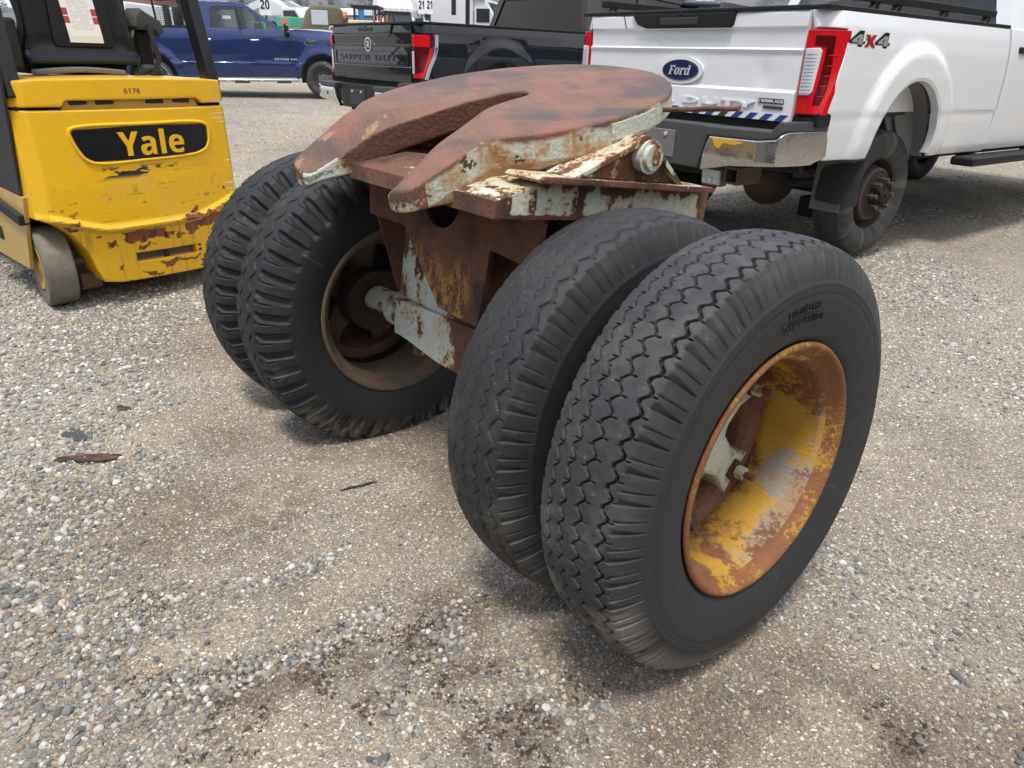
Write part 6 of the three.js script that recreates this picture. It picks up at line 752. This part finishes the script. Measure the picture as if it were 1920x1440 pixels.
{ // loader with glazed cab
  const t = thing('wheel_loader', 'loader with black framed glass cab and a blue panel', 'loader', onGround(692, 33), YAW + Math.PI), P = (n, g, m) => part(n, g, m, t), Y = (y) => at(692, y, 33).y - t.position.y, y0 = Y(50), y1 = Y(14); for (const x of [-0.42, 0.42]) for (const z of [-0.5, 0.5]) P('cab_post', at3(rbox(0.08, y1 - y0, 0.08, 0.01), x, (y0 + y1) / 2, z), M.black); P('cab_roof', at3(rbox(1.12, 0.12, 1.25, 0.04), 0.03, y1, 0), M.black); P('cab_glass', at3(rbox(0.78, (y1 - y0) * 0.95, 0.02, 0.004), 0, (y0 + y1) / 2, 0.5), M.glass); P('blue_panel', at3(rbox(0.20, 0.55, 0.05, 0.01), -0.12, y0 + 0.32, 0.55), M.bluePanel); P('cab_base', at3(rbox(1.3, y0 - 0.6, 1.6, 0.05), 0, (y0 + 0.6) / 2 + 0.2, 0), M.creamFar); for (const x of [-1, 1]) P('wheel', at3(cylX(0.6, 0.4, 26), x * 0.8, 0.6, 0.5), M.tyreFar); P('lift_arm', beam([-0.6, y0 - 0.4, 0.9], [-1.3, y0 - 0.1, 1.2], 0.18, 0.22), M.creamFar); P('work_lamp', at3(rbox(0.2, 0.2, 0.1, 0.03), 0.62, y1 - 0.25, 0.4), M.black);
  const h = thing('rig_hoses', 'looped black hydraulic hoses on rusty arms beside the loader', 'hoses', onGround(716, 24), YAW + Math.PI), yy = at(716, 44, 24).y - h.position.y; for (const x of [-0.18, 0.02, 0.22]) { part('hose', tube([[x, yy - 0.25, 0], [x + 0.02, yy + 0.15, 0], [x + 0.12, yy + 0.26, 0], [x + 0.20, yy + 0.1, 0], [x + 0.22, yy - 0.25, 0]], 0.022, 24, 7), M.black, h); part('arm', beam([x - 0.05, yy - 0.3, 0.03], [x, yy + 0.22, 0.03], 0.05, 0.05), M.orange, h); } part('rig_bar', join(beam([-1.5, yy - 0.18, 0], [0.5, yy - 0.10, 0], 0.06, 0.06), beam([-1.5, yy - 0.28, 0], [0.5, yy - 0.26, 0], 0.05, 0.05), at3(rbox(2.0, yy - 0.3, 0.8, 0.03), -0.5, (yy - 0.3) / 2, 0)), M.rustFar, h);
}
{ // yellow bus and long shed far behind
  const t = thing('yellow_bus', 'cream yellow bus far behind the army lorry', 'bus', onGround(600, 64), YAW + Math.PI - 0.3); part('body', at3(rbox(2.4, 2.3, 6, 0.15, 3), 0, 1.5, -3), M.creamFar, t); part('window', at3(rbox(1.8, 0.7, 0.03, 0.05), 0, 2.0, 0.005), M.blackGloss, t); for (const x of [-0.9, 0.9]) part('wheel', at3(cylX(0.45, 0.3, 24), x, 0.45, -1), M.tyreFar, t);
  const s = thing('long_shed', 'long pale metal shed in the distance', 'shed', onGround(640, 130), YAW + Math.PI - 0.12), h = at(640, 15, 130).y - s.position.y; part('wall', at3(rbox(16, h - 1, 12, 0.05), 0, (h - 1) / 2, -6), M.palegrey, s); part('roof', extX([[-13, h - 1], [-6, h + 0.3], [1, h - 1]], -8.3, 8.3), M.whiteFar, s); for (let k = 0; k < 13; k++) part('wall_rib', at3(rbox(0.12, h - 1.2, 0.1, 0.01), -7.5 + k * 1.25, (h - 1) / 2, 0.03), M.palegrey, s); part('eave_band', at3(rbox(16.2, 0.4, 0.1, 0.02), 0, h - 1.1, 0.08), M.bluePanel.clone(), s);
  const b = thing('brick_building', 'brown brick building far behind the forklift seat', 'building', onGround(236, 70), YAW + Math.PI + 0.1); part('wall', at3(rbox(7, 6.2, 6, 0.05), 0, 3.1, -3), M.brick, b); part('roof_edge', at3(rbox(7.3, 0.4, 6.3, 0.05), 0, 6.3, -3), M.concrete, b); part('door', at3(rbox(2.4, 2.8, 0.08, 0.02), 1.5, 1.4, 0.02), M.whiteFar, b); for (const x of [-2.3, -0.4]) part('window', at3(rbox(1.2, 1.1, 0.06, 0.02), x, 4.2, 0.02), M.blackGloss, b);
}
{ // dark estate car with green tinted glass between the two pickups
  const t = thing('parked_car', 'dark car seen over the white tailgate between both pickups', 'car', onGround(1290, 10.5), YAW + Math.PI / 2 - 0.75), P = (n, g, m) => part(n, g, m, t), W = 1.85; P('body', smooth(ext([[-2.3, 0.35], [-2.35, 1.0], [2.2, 0.95], [2.35, 0.6], [2.3, 0.35]], W, 0.12, null, 3), 0.5, (x, y, w) => [x, y, w - W / 2]), std(0.12, 0.13, 0.15, 0.4)); P('roof', smooth(at3(rbox(2.3, 0.06, 1.35, 0.03, 3), -0.6, 1.80, 0), 0.4, (x, y, z) => [x, y - 0.05 * z * z, z]), std(0.12, 0.13, 0.15, 0.4)); for (const f of [1, -1]) { P('window_frame', smooth(ext([[-1.95, 0.98], [-1.75, 1.78], [0.5, 1.80], [1.3, 0.98]], 0.04, 0.004, [[[-1.75, 1.03], [-1.62, 1.68], [-0.7, 1.70], [-0.7, 1.03]], [[-0.58, 1.03], [-0.58, 1.70], [0.42, 1.70], [1.05, 1.03]]]), 1, (x, y, w) => [x, y, f * (0.90 - 0.26 * (y - 1)) + w - 0.02]), M.darkGrey); P('side_window', smooth(ext([[-1.75, 1.03], [-1.62, 1.68], [0.42, 1.70], [1.05, 1.03]], 0.006), 1, (x, y, w) => [x, y, f * (0.89 - 0.26 * (y - 1)) + w]), phy(0.55, 0.75, 0.72, 0.04, { transmission: 1, thickness: 0 })); for (const x of [-1.4, 1.45]) P('wheel', at3(cyl(0.34, 0.34, 0.22, 26).rotateX(Math.PI / 2), x, 0.34, f * 0.82), M.tyreFar); }
}
{ // trees
  const leaf = std(0.028, 0.045, 0.026, 0.9), bare = std(0.085, 0.07, 0.06, 0.95), bark = std(0.05, 0.038, 0.03, 0.95);
  const crown = (n, h, w, s) => { const p = []; seed = s; for (let k = 0; k < n; k++) { const u = rnd() ** 0.7, y = h * (1 - u) * 0.95 + h * 0.08, R = w * (u * 0.95 + 0.05) * rr(0.35, 1), a = rnd() * 6.283, l = rr(0.35, 0.9) * w * 0.45, c = [R * Math.cos(a), y, R * Math.sin(a)]; const d = [Math.cos(a) * l, -l * rr(0.1, 0.5), Math.sin(a) * l], q = [-Math.sin(a) * l * 0.35, l * rr(-0.2, 0.2), Math.cos(a) * l * 0.35]; p.push(c[0] - q[0], c[1], c[2] - q[2], c[0] + q[0], c[1] + q[1], c[2] + q[2], c[0] + d[0], c[1] + d[1], c[2] + d[2]); } const g = new THREE.BufferGeometry(); g.setAttribute('position', new THREE.Float32BufferAttribute(p, 3)); g.computeVertexNormals(); return uvd(g); };
  const cs = [crown(900, 14, 2.6, 71), crown(800, 12, 2.2, 72), crown(1000, 16, 3.0, 73)], tr = uvd(only(soup(new THREE.CylinderGeometry(0.08, 0.3, 6, 8).translate(0, 3, 0)))); seed = 991;
  let n = 0; for (const [x0, x1, c, d0, d1] of [[815, 880, 14, 150, 190], [590, 705, 10, 210, 260], [560, 600, 4, 200, 230], [1000, 1500, 10, 170, 220], [200, 480, 8, 180, 240]]) for (let k = 0; k < c; k++) { const t = thing('conifer', 'dark conifer in the row of trees on the skyline', 'tree', onGround(mix(x0, x1, (k + rnd() * 0.8) / c), rr(d0, d1)), rnd() * 6, 'conifers along the skyline'); part('crown', cs[n++ % 3], leaf, t); part('trunk', tr, bark, t); const s = rr(0.7, 1.05); t.scale.set(s * 1.15, s, s * 1.15); }
  // wooded rise behind
  const P = [], I = [], N = 60; for (let i = 0; i <= N; i++) for (let j = 0; j <= 6; j++) { const px = -300 + 2600 * i / N, d = 330 + j * 40, p = at(px, 95, d); P.push(p.x, p.y - 4 + 40 * Math.sin(j / 6 * 1.57) * (0.55 + 0.6 * fbm(i * 0.16, j * 0.3, 4, 3)), p.z); } for (let i = 0; i < N; i++) for (let j = 0; j < 6; j++) { const a = i * 7 + j; I.push(a, a + 7, a + 1, a + 1, a + 7, a + 8); } const g = new THREE.BufferGeometry(); g.setAttribute('position', new THREE.Float32BufferAttribute(P, 3)); g.setIndex(I); g.computeVertexNormals(); const m = new THREE.Mesh(uvd(g), std(0.075, 0.062, 0.055, 0.95)); m.name = 'hills'; m.userData.kind = 'structure'; scene.add(m);
  const w = new THREE.InstancedMesh(crown(260, 9, 4, 55), bare, 700); seed = 4242; const m4 = new THREE.Matrix4(); for (let k = 0; k < 700; k++) { const i = (rnd() * N) | 0, j = (rnd() * 7) | 0, o = (i * 7 + j) * 3; const s = rr(0.5, 1.0); m4.makeScale(s * 1.6, s, s * 1.6).setPosition(P[o] + rr(-12, 12), P[o + 1] - 1, P[o + 2] + rr(-12, 12)); w.setMatrixAt(k, m4); } w.name = 'bare_woods'; tag(w, 'leafless brown woods covering the far hillside', 'woods', null, 'stuff'); scene.add(w);
}
{ // unseen trees added behind the camera to darken reflections in paint and chrome
  seed = 808; const t = new THREE.InstancedMesh((() => { const p = []; for (let k = 0; k < 420; k++) { const a = rnd() * 6.283, y = rr(0, 8.5), R = 2.4 * Math.sqrt(rnd()) * (1 - (y / 9.5) ** 2) + 0.3, c = [R * Math.cos(a), y, R * Math.sin(a)]; for (let v = 0; v < 3; v++) p.push(c[0] + rr(-0.7, 0.7), c[1] + rr(-0.6, 0.6), c[2] + rr(-0.7, 0.7)); } const g = new THREE.BufferGeometry(); g.setAttribute('position', new THREE.Float32BufferAttribute(p, 3)); g.computeVertexNormals(); return uvd(g); })(), std(0.05, 0.045, 0.035, 0.9), 130), m4 = new THREE.Matrix4();
  for (let k = 0; k < 130; k++) { const a = YAW + Math.PI + mix(-2.15, 2.15, k / 129) + rr(-0.01, 0.01), d = rr(24, 30), x = EYE.x + Math.sin(a) * d, z = EYE.z + Math.cos(a) * d, s = rr(0.7, 1.1); m4.makeScale(s, s, s).setPosition(x, ground(x, z), z); t.setMatrixAt(k, m4); }
  t.name = 'added_tree_belt'; t.castShadow = t.receiveShadow = true; tag(t, 'unseen belt of scrubby trees added behind the camera to darken reflections', 'trees', null, 'stuff'); scene.add(t);
}
scene.fog = new THREE.FogExp2(new THREE.Color(0.78, 0.85, 0.94), 0.0007);
renderer.render(scene, camera);
